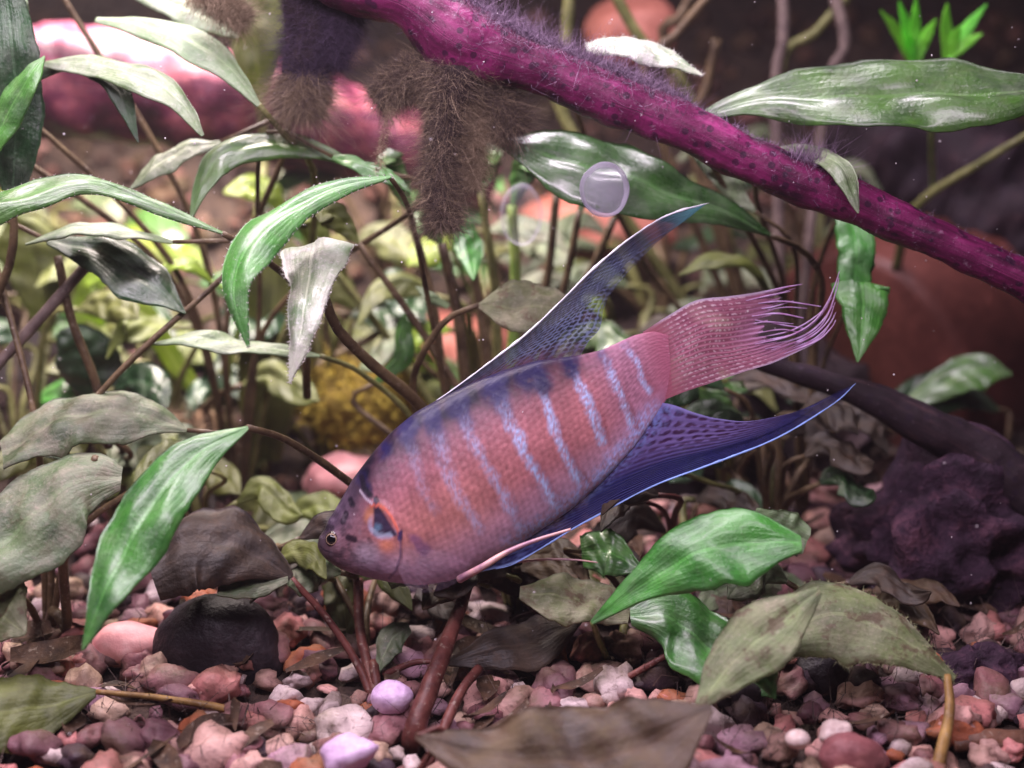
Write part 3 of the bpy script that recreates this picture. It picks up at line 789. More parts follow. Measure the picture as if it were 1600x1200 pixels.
# lower right
pf = plant('green plant below the anal fin, with one bright glossy leaf and several algae-dulled leaves', 985, 1.4)
leaf(pf, [(925, 973, -.5), (1000, 915, -.8), (1080, 868, -1.1), (1160, 846, -1.2), (1252, 848, -1.2)], [3, 24, 50, 54, 12], 'bright', 34, 0.12, 0.10,
     stem=[(926, 973, -.5), (940, 1010, 0.2), (965, 1050, 0.9)], stemw=6, stemmat='olive')
leaf(pf, [(1262, 845, -.2), (1225, 830, -.3), (1180, 800, -.4)], [22, 34, 8], 'pale', 10, auto=False)
leaf(pf, [(985, 955, .1), (930, 938, 0.0), (870, 932, -.1), (812, 926, -.1)], [18, 30, 32, 8], 'moss', 45, 0.1, 0.10, stemw=5)
leaf(pf, [(985, 962, .0), (1050, 965, -.2), (1120, 1020, -.5), (1212, 1090, -.9)], [12, 46, 50, 2], 'green', 35, 0.15, 0.08,
     stem=[(1045, 1022, -.2), (960, 1070, -.1), (850, 1130, -.3)], stemw=6, stemmat='red', auto=False)
leaf(pf, [(908, 862, .9), (950, 862, .7), (1000, 890, .5)], [22, 34, 6], 'green', 35, 0.2, 0.1, stemw=5)
leaf(pf, [(700, 1036, .2), (770, 1012, .3), (840, 1000, .5), (910, 968, .7)], [4, 26, 32, 2], 'brown', 45, 0.15, 0.08,
     stem=[(702, 1036, .2), (650, 1035, .2), (600, 1055, .3)], stemw=5, stemmat='red', auto=False)
ph = plant('mottled plant in front of the gravel, its leaf blotched yellow-green and brown', 1020, -2.6)
leaf(ph, [(1088, 1108, -2.2), (1140, 1040, -2.0), (1205, 982, -1.9), (1280, 922, -1.8)], [4, 36, 46, 6], 'moss', 35, 0.12, 0.06,
     stem=[(1090, 1106, -2.2), (1068, 1150, -2.3), (1045, 1230, -2.5)], stemw=6, stemmat='ochre')
leaf(ph, [(1170, 1020, -1.6), (1195, 1050, -1.7), (1211, 1092, -1.8)], [30, 24, 1], 'green', 20, auto=False)
leaf(ph, [(650, 1150, -3.0), (760, 1180, -3.2), (890, 1185, -3.4), (1010, 1160, -3.4), (1112, 1105, -3.2)], [4, 46, 78, 68, 6], 'tan', 42, 0.16, 0.16,
     stem=[(652, 1150, -3), (690, 1142, -2.9), (640, 1230, -2.9)], stemw=5, stemmat='red', auto=False)
pi = plant('plant with an arched mossy grey-green leaf bending down in front of the lava rock', 1462, -2.7)
leaf(pi, [(1492, 1060, -1.1), (1400, 990, -1.0), (1300, 958, -.8), (1195, 1002, -.9)], [5, 40, 58, 20], 'moss', 40, 0.35, 0.06,
     stem=[(1480, 1056, -1.1), (1484, 1110, -1.5), (1470, 1180, -2.1), (1450, 1260, -2.7)], auto=False, stemw=9, stemmat='ochre', fuzz='green', fuzzn=1300, fuzzlen=7)

# reddish stems
pj = plant('clump of thick dark red stems rising from the gravel under the fish belly', 640, -1.6)
for pts, w0, w1 in [([(735, 903, .9), (715, 960, .4), (685, 1040, -.4), (648, 1140, -1.2)], 8, 20), ([(748, 1044, -.2), (715, 1090, -.8), (665, 1200, -1.6)], 7, 10),
                    ([(560, 905, 1.3), (562, 980, .9), (580, 1060, .2), (605, 1135, -.6)], 8, 9)]:
    V, F, U = tube([P(*p) for p in pts] + [pj.location - Vector((0, 0, .004))], [S(w0 + (w1 - w0) * k / len(pts), 0) for k in range(len(pts) + 1)], 40, 12, 0.1, 2.0)
    obj('stem', mesh('stem', V, F, STEM['red'], uv=U), pj)
leaf(pj, [(735, 903, .9), (770, 880, 1.4), (830, 900, 1.8), (880, 945, 1.9)], [6, 30, 34, 3], 'brown', 30, 0.2, 0.1, auto=False)

# left side
pl = plant('dusty green plant with broad drooping leaves beside the pink stone', 60, 1.5)
leaf(pl, [(190, 746, -.3), (120, 752, -.5), (40, 812, -.8), (-70, 900, -1.2)], [18, 58, 74, 50], 'dusty', 30, 0.30, 0.05,
     stem=[(150, 715, -.2), (100, 850, .8), (105, 980, 1.4)], stemw=9)
leaf(pl, [(292, 672, 1.2), (220, 648, 1.0), (110, 650, .8), (0, 700, .5)], [3, 30, 42, 30], 'dusty', 48, 0.2, 0.12)
leaf(pl, [(-30, 940, -1.0), (0, 960, -1.1), (40, 990, -1.2)], [60, 56, 3], 'moss', 20, stemw=6)
leaf(pl, [(150, 1082, -1.0), (60, 1105, -1.3), (-40, 1120, -1.8)], [5, 46, 60], 'olive', 40, 0.2, 0.05,
     stem=[(150, 1081, -1), (260, 1092, -.9), (380, 1115, -.8), (490, 1165, -.9)], stemw=6, stemmat='ochre', auto=False)
leaf(pl, [(270, 378, 1.6), (190, 359, 1.5), (115, 356, 1.4), (40, 382, 1.3)], [2, 11, 12, 1], 'pale', 64, 0.15, 0.1, stemw=5)
leaf(pl, [(75, 376, 2.0), (160, 392, 1.8), (225, 432, 1.6), (290, 490, 1.4)], [6, 34, 36, 1], 'dark', 40, 0.2, 0.08, stemw=5)
leaf(pl, [(348, 364, .2), (235, 318, .1), (140, 284, .0), (50, 300, -.1), (-50, 330, -.3)], [2, 11, 14, 26, 26], 'green', 35, 0.35, 0.12,
     stem=[(347, 364, .2), (420, 410, .8), (470, 470, 1.6), (480, 620, 3)], stemw=6, fuzz='white', fuzzn=700, fuzzlen=3, auto=False)
V, F, U = tube([P(138, 412, 2.4), P(60, 500, 2.2), P(-40, 610, 2.0)], [S(9, 2)] * 3, 20, 10, 0.1)
obj('stem', mesh('stem', V, F, STEM['grey'], uv=U), pl)
V, F, U = tube([P(90, 400, 2.3), P(112, 500, 2.4), P(150, 600, 2.6), P(170, 700, 3)], [S(7, 2)] * 4, 24, 10, 0.1)
obj('stem', mesh('stem', V, F, STEM['brown'], uv=U), pl)

pk = plant('low plant whose curled dark brown leaf lies over the big black stone', 575, 0.4)
leaf(pk, [(455, 902, .2), (390, 858, 0.0), (310, 842, -.1), (232, 880, -.3)], [6, 46, 62, 46], 'brown', 42, 0.35, 0.07,
     stem=[(455, 904, .2), (510, 965, .3), (560, 1040, .2), (590, 1110, -.1)], stemw=7, stemmat='red')
leaf(pk, [(450, 905, .1), (400, 915, .0), (340, 920, -.1)], [4, 14, 10], 'dusty', 50, auto=False)
leaf(pk, [(560, 850, 3.2), (500, 838, 3.0), (440, 845, 2.8), (395, 860, 2.6)], [4, 26, 30, 4], 'dusty', 45, 0.15, 0.08, stemw=5)
leaf(pk, [(520, 905, 1.6), (535, 940, 1.4), (545, 1010, 1.2)], [20, 26, 3], 'olive', 20, stemw=5)
leaf(pk, [(640, 980, .6), (610, 1000, .4), (590, 1050, .2)], [8, 22, 3], 'dusty', 30, auto=False)

# upper left, in front of the log
pm = plant('tall plant with long arching grey-green leaves catching the light before the pink log', 380, 7.0)
leaf(pm, [(560, 262, 2.4), (500, 234, 2.2), (430, 224, 2.0), (350, 238, 1.8), (318, 280, 1.6), (297, 345, 1.4)], [3, 14, 22, 26, 18, 1], 'green', 34, 0.25, 0.08, stemw=5)
leaf(pm, [(345, 222, 2.6), (290, 232, 2.4), (245, 258, 2.2), (203, 296, 2.0)], [4, 17, 20, 1], 'pale', 45, stemw=5)
leaf(pm, [(70, 98, 1.8), (150, 100, 1.5), (230, 122, 1.2), (282, 160, 1.0), (317, 212, .8)], [6, 20, 26, 15, 2], 'pale', 45, 0.2, 0.08, stemw=5)
leaf(pm, [(45, 125, 2.0), (115, 98, 1.8), (180, 130, 1.6), (216, 222, 1.3)], [5, 14, 18, 1], 'dark', 30, 0.2, 0.08, stemw=5)
leaf(pm, [(150, 30, 2.2), (230, 38, 2.0), (310, 68, 1.7), (362, 110, 1.5), (405, 165, 1.3)], [5, 20, 27, 16, 3], 'pale', 46, 0.2, 0.06,
     stem=[(404, 164, 1.3), (440, 205, 1.8), (490, 270, 3.0), (480, 420, 5)], stemw=6, stemmat='olive')
leaf(pm, [(200, -15, 3.2), (270, 5, 3.0), (330, 32, 2.8), (372, 58, 2.7)], [5, 22, 20, 2], 'pale', 46, stemw=5)
leaf(pm, [(520, 245, 2.0), (560, 255, 1.9), (610, 275, 1.9), (640, 300, 1.9)], [4, 13, 13, 1], 'green', 50, stemw=4)
leaf(pm, [(330, 440, 4.5), (300, 415, 4.3), (270, 412, 4.2), (235, 425, 4.1)], [2, 9, 10, 1], 'yellow', 60, stemw=5, stemmat='green')
po = plant('broad-leaved olive plant standing in the shade behind the curved leaf', 415, 8.5)
leaf(po, [(412, 720, 7.0), (415, 620, 6.6), (425, 520, 6.2), (430, 420, 6.0), (425, 350, 6)], [26, 46, 50, 46, 10], 'olive', 5, 0.25, 0.06, stemw=8, stemmat='olive')
leaf(po, [(405, 150, 7.6), (400, 90, 7.2), (398, 20, 7.0), (400, -60, 7)], [14, 38, 42, 20], 'olive', 8, 0.2, 0.06, stemw=8, stemmat='olive')
leaf(po, [(330, 640, 7.0), (270, 560, 6.6), (220, 480, 6.3), (170, 420, 6.2)], [8, 15, 15, 3], 'yellow', 25, stemw=8, stemmat='green')
leaf(po, [(150, 560, 7.4), (135, 500, 7.1), (140, 440, 7.0), (190, 430, 6.8)], [8, 26, 26, 4], 'yellow', 25, stemw=8, stemmat='green')
leaf(po, [(70, 520, 7.4), (60, 440, 7), (40, 370, 6.8), (20, 340, 6.6)], [10, 40, 44, 8], 'olive', 20, stemw=7, stemmat='olive')
leaf(po, [(160, 660, 5.2), (150, 590, 5.0), (120, 540, 4.8), (90, 520, 4.7)], [10, 44, 40, 6], 'dark', 15, stemw=7, stemmat='olive')
leaf(po, [(560, 480, 7.4), (520, 440, 7.2), (500, 400, 7.1), (490, 350, 7)], [8, 30, 30, 4], 'olive', 20, stemw=7)
leaf(po, [(440, 330, 7.4), (420, 300, 7.2), (390, 290, 7.1), (350, 300, 7)], [6, 20, 22, 3], 'yellow', 30, stemw=6, stemmat='green')
pq = plant('dark green plant at the side of the tank with upright strap leaves', -60, 3.0)
leaf(pq, [(20, 300, 1.4), (24, 200, 1.2), (20, 90, 1.0), (5, -40, 1.0)], [18, 40, 40, 20], 'dark', 8, 0.2, 0.06, stemw=8)
leaf(pq, [(-30, 260, 0.8), (10, 180, .7), (45, 120, .6), (70, 88, .7)], [10, 26, 18, 1], 'green', 20, 0.2, 0.06, stemw=7)
leaf(pq, [(10, 40, 1.6), (8, 0, 1.5), (5, -60, 1.5)], [24, 34, 20], 'pale', 12, stemw=7)

# filler plants on the bank behind, softly out of focus
def filler(label, px, d, n, mats, spread, hmin, hmax, seed, stemm='brown', wid=20):
    r = random.Random(seed)
    p = plant(label, px, d)
    bx, by, bd = PIX(p.location)
    for k in range(n):
        a = -1.1 + 2.2 * (k + r.random()) / n
        h = r.uniform(hmin, hmax); x = bx + math.sin(a) * spread * r.uniform(.5, 1.1); y = by - h * (0.55 + .45 * math.cos(a))
        dd = bd + r.uniform(-2.5, 1.0)
        s = 1 if x > bx else -1
        L = r.uniform(70, 150)
        m = [(x, y, dd), (x + s * L * .35, y - r.uniform(5, 30), dd - .2), (x + s * L * .75, y - r.uniform(-15, 10), dd - .6), (x + s * L, y + r.uniform(10, 50), dd - 1.0)]
        w = r.uniform(.7, 1.2) * wid
        leaf(p, m, [3, w, w * .9, 1], r.choice(mats), r.uniform(25, 60), 0.2, 0.1, stemw=r.uniform(4, 7), stemmat=r.choice([stemm, 'brown', 'olive']))
filler('leafy olive plant on the gravel bank behind the pink log', 120, 15, 9, ['olive', 'green', 'yellow', 'dusty'], 170, 90, 260, 1, 'olive', 22)
filler('thin-stemmed plant on the bank behind the algae-hung stub of the branch', 620, 15, 9, ['green', 'olive', 'dusty', 'bright'], 150, 120, 300, 2)
filler('brown-stemmed plant on the bank above the small white-lit leaf', 1020, 14, 9, ['dusty', 'green', 'olive'], 150, 120, 320, 3, 'brown', 16)
filler('many-stemmed dusty plant on the bank behind the large wavy leaf', 1230, 15, 9, ['dusty', 'olive', 'dark'], 130, 120, 330, 4, 'brown', 15)
filler('shaded brown-leaved plant between the log and the olive plant', 250, 10, 8, ['dark', 'olive', 'brown'], 160, 60, 220, 5, 'olive', 22)
filler('withered brown plant at the foot of the bank behind the anal fin', 1130, 7.5, 8, ['brown', 'dark', 'olive'], 120, 60, 200, 6, 'brown', 16)

filler('tangle of dark leaves added to darken the hollow behind the tail fin', 1200, 5.0, 11, ['dark', 'brown', 'dark'], 170, 120, 330, 7, 'brown', 24)  # dark leaves put in for the shade behind the fin
filler('low dead brown plant under the anal fin', 1060, 3.4, 8, ['brown', 'brown', 'dark'], 130, 50, 150, 8, 'red', 22)
filler('shaded brown-leaved plant on the gravel beyond the big black stone', 420, 3.2, 7, ['brown', 'dusty', 'olive'], 90, 40, 120, 9, 'brown', 20)
filler('sparse brown plant at the foot of the bank behind the dusty leaves', 200, 5.5, 8, ['brown', 'olive', 'dark'], 140, 60, 220, 10, 'brown', 24)

pt = plant('cluster of bare crossing stems on the bank behind the large wavy leaf', 1215, 10.0)
for a, b, c_ in [((1130, -30), (1060, 50), (1010, 140)), ((1090, -30), (1062, 30), (1040, 80)), ((1222, -30), (1224, 60), (1212, 150)), ((1345, -30), (1275, 50), (1218, 120)),
                 ((1300, -20), (1320, 70), (1290, 150)), ((1120, 60), (1105, 130), (1095, 220)), ((890, -20), (885, 60), (880, 180)), ((955, -20), (1000, 60), (1080, 160))]:
    dd = random.uniform(6, 8)
    V, F, U = tube([P(*a, dd), P(*b, dd + .2), P(*c_, dd + .5), P(*c_, dd + .5).lerp(pt.location, .6), pt.location - Vector((0, 0, .003))], [S(random.uniform(7, 10), dd)] * 5, 40, 9, .12)
    obj('stem', mesh('stem', V, F, STEM[random.choice(['brown', 'olive', 'grey'])], uv=U), pt)

LUSH = ['green', 'olive', 'olive', 'dark', 'green', 'olive', 'dark']
for (lab, px, d, n, mats, spread, h0, h1, wid) in [
    ('lush yellow-green plant filling the gap below the pink log', 60, 7.5, 11, LUSH, 190, 130, 330, 30),
    ('dense green plant between the pink log and the drooping white-edged leaf', 300, 8.5, 12, LUSH, 200, 150, 380, 28),
    ('bushy green plant behind the yellow mossy mound', 520, 9.0, 12, LUSH, 180, 150, 400, 24),
    ('bushy olive plant behind the round pale leaf', 760, 9.5, 11, ['green', 'olive', 'dusty', 'yellow'], 160, 140, 380, 22),
    ('bushy dusky plant in the shade behind the dorsal fin', 980, 9.0, 10, ['olive', 'dusty', 'green', 'brown'], 150, 120, 360, 20),
    ('spreading green plant in front of the yellow mossy mound', 330, 4.8, 9, ['olive', 'dusty', 'green'], 150, 60, 170, 26),
    ('low olive-brown plant on the gravel under the fish head', 540, 2.4, 8, ['brown', 'olive', 'dusty', 'tan'], 110, 20, 90, 22),
    ('low brown plant on the gravel under the fish belly', 800, 2.2, 9, ['brown', 'tan', 'brown', 'olive'], 120, 20, 100, 24),
    ('low brown plant on the gravel in front of the large lava rock', 1290, 1.6, 8, ['brown', 'tan', 'dusty'], 110, 20, 90, 22)]:
    filler(lab, px, d, n, mats, spread, h0, h1, px, 'olive', wid)

# moss
def moss(label, px, py, d, rx, ry, n, mat, core):
    c = P(px, py, d)
    V, F = lump(3, 50 + px, 0.35, 1.6)
    V = V * np.array([S(rx, d), S(rx, d) * .7, S(ry, d)])
    root = thing('moss_mound', label, 'moss', c)
    m = stone_mat('moss_' + mat, *core, 0.9, 260, 0.8)
    o = obj('cushion', mesh('cushion', V + np.array(c), F, m), root)
    i = rng.integers(0, len(V), n)
    pos = V[i] * rng.uniform(.9, 1.02, n)[:, None] + np.array(c)
    VV, FF = strands(pos, V[i] / np.linalg.norm(V[i], axis=1)[:, None] + rng.normal(size=(n, 3)) * .5, rng.uniform(.4, 1.2, n) * S(16, d), 0.00012, 0.6)
    q = obj('algae_fuzz', mesh('algae_fuzz', VV, FF, FUZZ[mat], smooth=False), root); q['kind'] = 'stuff'
moss('yellow-brown mossy mound on the gravel behind the fish head', 565, 630, 7.5, 90, 62, 4500, 'yellow', ((0.05, 0.03, 0.006), (0.16, 0.11, 0.015), (0.32, 0.25, 0.03)))
moss('brown silt-covered mound beneath the white-edged drooping leaf', 300, 690, 6.5, 75, 50, 2500, 'tan', ((0.06, 0.035, 0.02), (0.15, 0.09, 0.05), (0.26, 0.17, 0.11)))

# ------------------------------------------------------------------ the fish
def vnoise(x, y, scale, seed, octv=3):
    out = np.zeros_like(x, dtype=float); amp = 1.0; tot = 0
    for o in range(octv):
        r = np.random.default_rng(seed + o * 17)
        G = r.random((256, 256))
        X, Y = x / scale * 2 ** o + 500, y / scale * 2 ** o + 500
        i, j = np.floor(X).astype(int), np.floor(Y).astype(int)
        fx, fy = X - i, Y - j
        fx = fx * fx * (3 - 2 * fx); fy = fy * fy * (3 - 2 * fy)
        g = lambda a, b: G[a % 256, b % 256]
        out += amp * (g(i, j) * (1 - fx) * (1 - fy) + g(i + 1, j) * fx * (1 - fy) + g(i, j + 1) * (1 - fx) * fy + g(i + 1, j + 1) * fx * fy)
        tot += amp; amp *= 0.5
    return out / tot
def pdist(x, y, poly):
    """distance to a polyline and the fraction along it"""
    best = np.full(x.shape, 1e9); frac = np.zeros(x.shape)
    n = len(poly) - 1
    for k in range(n):
        (ax, ay), (bx, by) = poly[k], poly[k + 1]
        dx, dy = bx - ax, by - ay
        t = np.clip(((x - ax) * dx + (y - ay) * dy) / (dx * dx + dy * dy), 0, 1)
        d = np.hypot(x - ax - t * dx, y - ay - t * dy)
        m = d < best
        best = np.where(m, d, best); frac = np.where(m, (k + t) / n, frac)
    return best, frac
def lin(r, g, b): return np.array(srgb(r, g, b)[:3])
def over(c, col, a):
    a = np.clip(a, 0, 1)[..., None]
    return c * (1 - a) + np.asarray(col) * a
def sm(d, r0, r1):
    t = np.clip((r1 - d) / (r1 - r0), 0, 1); return t * t * (3 - 2 * t)

FISHTOP = [(496.5, 850), (499, 838), (507, 827), (513, 812), (522, 799), (536, 775), (552, 747), (581, 709), (610, 676), (649, 644), (690, 621), (740, 597),
           (790, 577), (840, 563), (900, 556), (940, 547), (990, 524), (1022, 517), (1044, 524)]
FISHBOT = [(496.5, 854), (501, 863), (508, 872), (518, 880), (532, 888), (553, 896), (585, 904), (615, 910), (662, 914), (700, 908), (735, 896), (775, 874),
           (830, 838), (891, 797), (940, 754), (993, 697), (1026, 648), (1040, 626), (1051, 610)]
def fish_d(s):                      # the tail swings a little away from the lens
    return -0.25 + 0.75 * s
def scol(x, y, tau, h):
    """skin colours in the fish's own flat plan: tau 0 snout .. 1 tail, h 0 back .. 1 belly"""
    xw = x + 14 * (vnoise(x, y, 22, 5) - .5); yw = y + 14 * (vnoise(x, y, 22, 9) - .5)
    n1 = vnoise(x, y, 26, 1); n2 = vnoise(x, y, 7, 2); n3 = vnoise(x, y, 3.2, 3)
    c = np.zeros(x.shape + (3,)) + lin(172, 98, 100)
    c = over(c, lin(192, 122, 98), np.clip((h - .35) * 2.2, 0, 1) * sm(np.abs(tau - .30), .05, .30) * (0.4 + .6 * n1))
    c = over(c, lin(176, 142, 172), sm(np.abs(h - 1.0), .05, .38) * .75)                       # lilac belly
    c = over(c, lin(112, 76, 104), sm(h, .05, .55) * .55 * sm(tau, .5, .9))
    c = over(c, lin(22, 16, 36), sm(h, .05, .36) * (.65 + .6 * n1) * sm(tau, .66, .98))         # dusky back
    c = over(c, lin(150, 108, 150), sm(np.abs(tau - .90), .0, .16) * .40)
        # slanting flecks of the scale rows
    a, b = np.cos(.45), np.sin(.45)
    rows = np.sin((x * a + y * b) / 6.2 * np.pi + 1.5 * n1) * np.sin((x * -b + y * a) / 7.5 * np.pi)
    c = c * (1 + .16 * rows * .9 * sm(.16 - tau, -.06, .02))[..., None]
    st = vnoise(x * .80 + y * .60, (y * .80 - x * .60) * 3.2, 26, 61)
    c = c * (0.62 + .34 * n2 + .42 * st)[..., None]
    bars = [([(976, 536), (994, 570), (1014, 608)], 5, 1.0), ([(940, 552), (962, 606), (990, 662)], 6, 1.0), ([(888, 560), (911, 612), (942, 690)], 6.5, 1.0),
            ([(838, 570), (852, 615), (866, 672), (904, 748)], 7, 1.0), ([(772, 596), (796, 655), (828, 716), (864, 784)], 8, .95),
            ([(716, 622), (735, 680), (770, 738), (814, 822)], 8, .6), ([(676, 640), (690, 700), (714, 766), (752, 820)], 9, .42), ([(636, 668), (650, 720), (680, 790)], 9, .2)]
    for poly, w, s in bars:
        w *= 1.05
        d, f = pdist(xw, yw, poly)
        m = sm(d, w * .25, w * (1.1 + .9 * vnoise(x, y, 14, 81))) * s
        speck = np.clip((n3 - .30) * 3.0, 0.25, 1)
        c = over(c, lin(160, 182, 222), m * speck * (.25 + .78 * np.clip(f * 2.2, 0, 1)))
        c = over(c, lin(26, 18, 74), sm(d + 2, w * .7, w * 2.6) * sm(f, .05, .45) * np.clip(n2 * 2.2, .55, 1) * min(1, s + .55) * sm(tau, .72, .95))
        dd, _ = pdist(xw - 9, yw - 2, poly)
        c = over(c, lin(128, 56, 66), sm(dd, 2, 9) * s * .45 * sm(-f, -.9, -.3))
    # blue-white mottling along the base of the anal fin
    d, _ = pdist(xw, yw, [(800, 852), (880, 796), (935, 750), (985, 696), (1022, 640)])
    c = over(c, lin(160, 178, 236), sm(d, 2, 26) * np.clip((n3 - .38) * 3.2, 0, 1) * .85)
    # dark saddle blotches along the back
    for bx, by, r in [(566, 748, 9), (578, 766, 9), (640, 668, 16), (676, 655, 15), (714, 622, 18), (770, 598, 20), (825, 588, 20), (852, 598, 14), (890, 570, 14), (606, 700, 11)]:
        d = np.hypot(xw - bx, (yw - by) * .7)
        c = over(c, lin(24, 17, 66), sm(d, r * .45, r * 1.5) * .95 * np.clip(n2 * 2.2, .5, 1))
    d, _ = pdist(x, y, FISHTOP[9:15]); c = over(c, lin(40, 32, 62), sm(d, 2, 14) * .7)
    # head
    hd = sm(tau, .09, .20)
    c = over(c, lin(122, 92, 104), hd * .75)
    c = over(c, lin(74, 56, 82), hd * sm(h, .0, .45) * .85)
    c = over(c, lin(70, 54, 58), sm(tau, .02, .07) * .8)
    c = over(c, lin(140, 112, 142), sm(np.hypot((x - 590) / 60, (y - 880) / 30), .2, 1.0) * .55)
    c = over(c, lin(186, 168, 182), sm(np.hypot((x - 578) / 32, (y - 860) / 28), .2, 1.0) * .65)
    c = over(c, lin(186, 158, 176), sm(np.hypot((x - 650) / 70, (y - 872) / 34), .1, 1.0) * np.clip(n1 * 1.3, 0, 1) * .6)
    for poly, w, s in [([(551, 779), (555, 786)], 5.5, .95), ([(545, 800), (540, 812)], 5, .95), ([(548, 835), (558, 838)], 6, .9), ([(567, 743), (572, 760), (583, 771)], 5, .95),
                       ([(592, 776), (594, 782)], 5, .9), ([(520, 864), (536, 862)], 6, .6), ([(514, 824), (521, 822)], 6, .7), ([(582, 838), (585, 841)], 4, .5),
                       ([(502, 852), (512, 858), (522, 860)], 1.6, .8)]:
        d, f = pdist(xw * .25 + x * .75, yw * .25 + y * .75, poly)
        c = over(c, lin(26, 18, 34), sm(d, w * .5, w * 1.2) * s)
    hn = vnoise(x, y, 9, 91, 4)
    c = over(c, lin(58, 46, 56), hd * np.clip((hn - .45) * 4, 0, 1) * .55)
    c = over(c, lin(150, 130, 140), hd * np.clip((.42 - hn) * 4, 0, 1) * .35)
    # gill cover: orange patches, blue-black ear spot, red rim
    q = lambda cx, cy, rx, ry: np.hypot((xw * .4 + x * .6 - cx) / rx, (yw * .4 + y * .6 - cy) / ry)
    c = over(c, lin(206, 124, 70), sm(q(582, 801, 11, 15), .2, 1.2) * .8)
    c = over(c, lin(190, 120, 70), sm(q(594, 790, 16, 10), .3, 1.1) * .6)
    c = over(c, lin(218, 126, 84), sm(q(609, 846, 15, 14), .1, 1.25) * .85)
    c = over(c, lin(172, 168, 200), sm(np.abs(q(606, 812, 22, 21) - 1.0), .05, .28) * sm(-(y - x * .5), -520, -500) * .55)
    d, f = pdist(x, y, [(598, 797), (606, 803), (614, 818), (617, 827), (604, 828), (594, 822), (598, 797)])
    inside = sm(q(607, 814, 14, 15), .75, 1.05)
    tri = sm(np.maximum(np.maximum(-(x - 590), y - 830), (x - 601) * .84 - (y - 795) * .55), -1, 4)
    c = over(c, lin(30, 36, 66), tri * .92)
    c = over(c, lin(96, 140, 166), tri * sm(q(596, 818, 9, 8), .2, 1.1) * .8)
    c = over(c, lin(170, 190, 210), sm(pdist(x, y, [(586, 822), (597, 831), (615, 830)])[0], 1, 5) * .6)
    d, f = pdist(x, y, [(584, 787), (596, 785), (606, 790), (616, 801), (623, 815), (628, 828)])
    c = over(c, lin(226, 98, 66), sm(d, .8, 3.4) * .9)
    d, f = pdist(x, y, [(630, 826), (629, 836)]); c = over(c, lin(30, 36, 96), sm(d, 2, 5) * .9)
    d, f = pdist(x, y, [(630, 838), (630, 862), (622, 886), (610, 900)]); c = over(c, lin(96, 74, 110), sm(d, .8, 3) * .6)
    d, f = pdist(x, y, [(566, 764), (576, 776), (586, 783)]); c = over(c, lin(200, 186, 196), sm(d, .6, 2.6) * .7)
    d, f = pdist(xw, yw, [(655, 836), (668, 856)]); c = over(c, lin(110, 66, 120), sm(d, 4, 13) * .6)
    big = vnoise(x, y, 48, 71, 4)
    c = c * (0.62 + .48 * big)[..., None] * np.array([1.0, 1.02, 1.12])
    g = c.mean(-1, keepdims=True); c = g + (c - g) * .82
    c = over(c, lin(158, 92, 114), sm(1 - tau, .0, .10))                                         # tail root, as the fin
    cell = np.hypot(np.sin(x * .33 + y * .16), np.sin(y * .33 - x * .12)); c = over(c, lin(206, 170, 186), sm(cell, .1, .4) * sm(1 - tau, .0, .05) * .5)
    return np.clip(c, 0.003, 1)

def skin_mat():
    m, nt, b = newmat('fish_skin')
    a = nt.nodes.new('ShaderNodeVertexColor'); a.layer_name = 'Col'
    oc = coords(nt); uv = coords(nt, 'UV')
    n = noise_(nt, oc, 1400, 3, .6)
    c = mixc(nt, 0.16, a.outputs[0], mixc(nt, 1.0, a.outputs[0], ramp(nt, n, [(0.3, (0.45,) * 3), (0.7, (1.4,) * 3)]), 'MULTIPLY'))
    nt.links.new(c, b.inputs['Base Color'])
    b.inputs['Roughness'].default_value = 0.38
    b.inputs['Specular IOR Level'].default_value = 0.16
    b.inputs['Subsurface Weight'].default_value = 0.0
    b.inputs['Subsurface Radius'].default_value = (0.002, 0.001, 0.001)
    mp = nt.nodes.new('ShaderNodeMapping'); mp.inputs['Scale'].default_value = (46, 26, 1); mp.inputs['Rotation'].default_value = (0, 0, 0.6)
    nt.links.new(uv, mp.inputs['Vector'])
    v = nt.nodes.new('ShaderNodeTexVoronoi'); v.inputs['Scale'].default_value = 1.0; v.inputs['Randomness'].default_value = 0.35
    nt.links.new(mp.outputs[0], v.inputs['Vector'])
    bump(nt, b, math_(nt, 'ADD', v.outputs['Distance'], math_(nt, 'MULTIPLY', n, .6)), 0.22, 0.00025)
    return m
def fin_mat(name, alpha):
    m, nt, b = newmat(name)
    a = nt.nodes.new('ShaderNodeVertexColor'); a.layer_name = 'Col'
    nt.links.new(a.outputs[0], b.inputs['Base Color'])
    b.inputs['Roughness'].default_value = 0.45; b.inputs['Specular IOR Level'].default_value = 0.12
    tr = nt.nodes.new('ShaderNodeBsdfTranslucent'); nt.links.new(a.outputs[0], tr.inputs['Color'])
    mx = nt.nodes.new('ShaderNodeMixShader'); mx.inputs[0].default_value = 0.3
    tp = nt.nodes.new('ShaderNodeBsdfTransparent'); m2 = nt.nodes.new('ShaderNodeMixShader')
    nt.links.new(b.outputs[0], mx.inputs[1]); nt.links.new(tr.outputs[0], mx.inputs[2])
    nt.links.new(math_(nt, 'MULTIPLY', a.outputs['Alpha'], alpha), m2.inputs[0])
    nt.links.new(tp.outputs[0], m2.inputs[1]); nt.links.new(mx.outputs[0], m2.inputs[2])
    nt.links.new(m2.outputs[0], nt.nodes['Material Output'].inputs['Surface'])
    return m

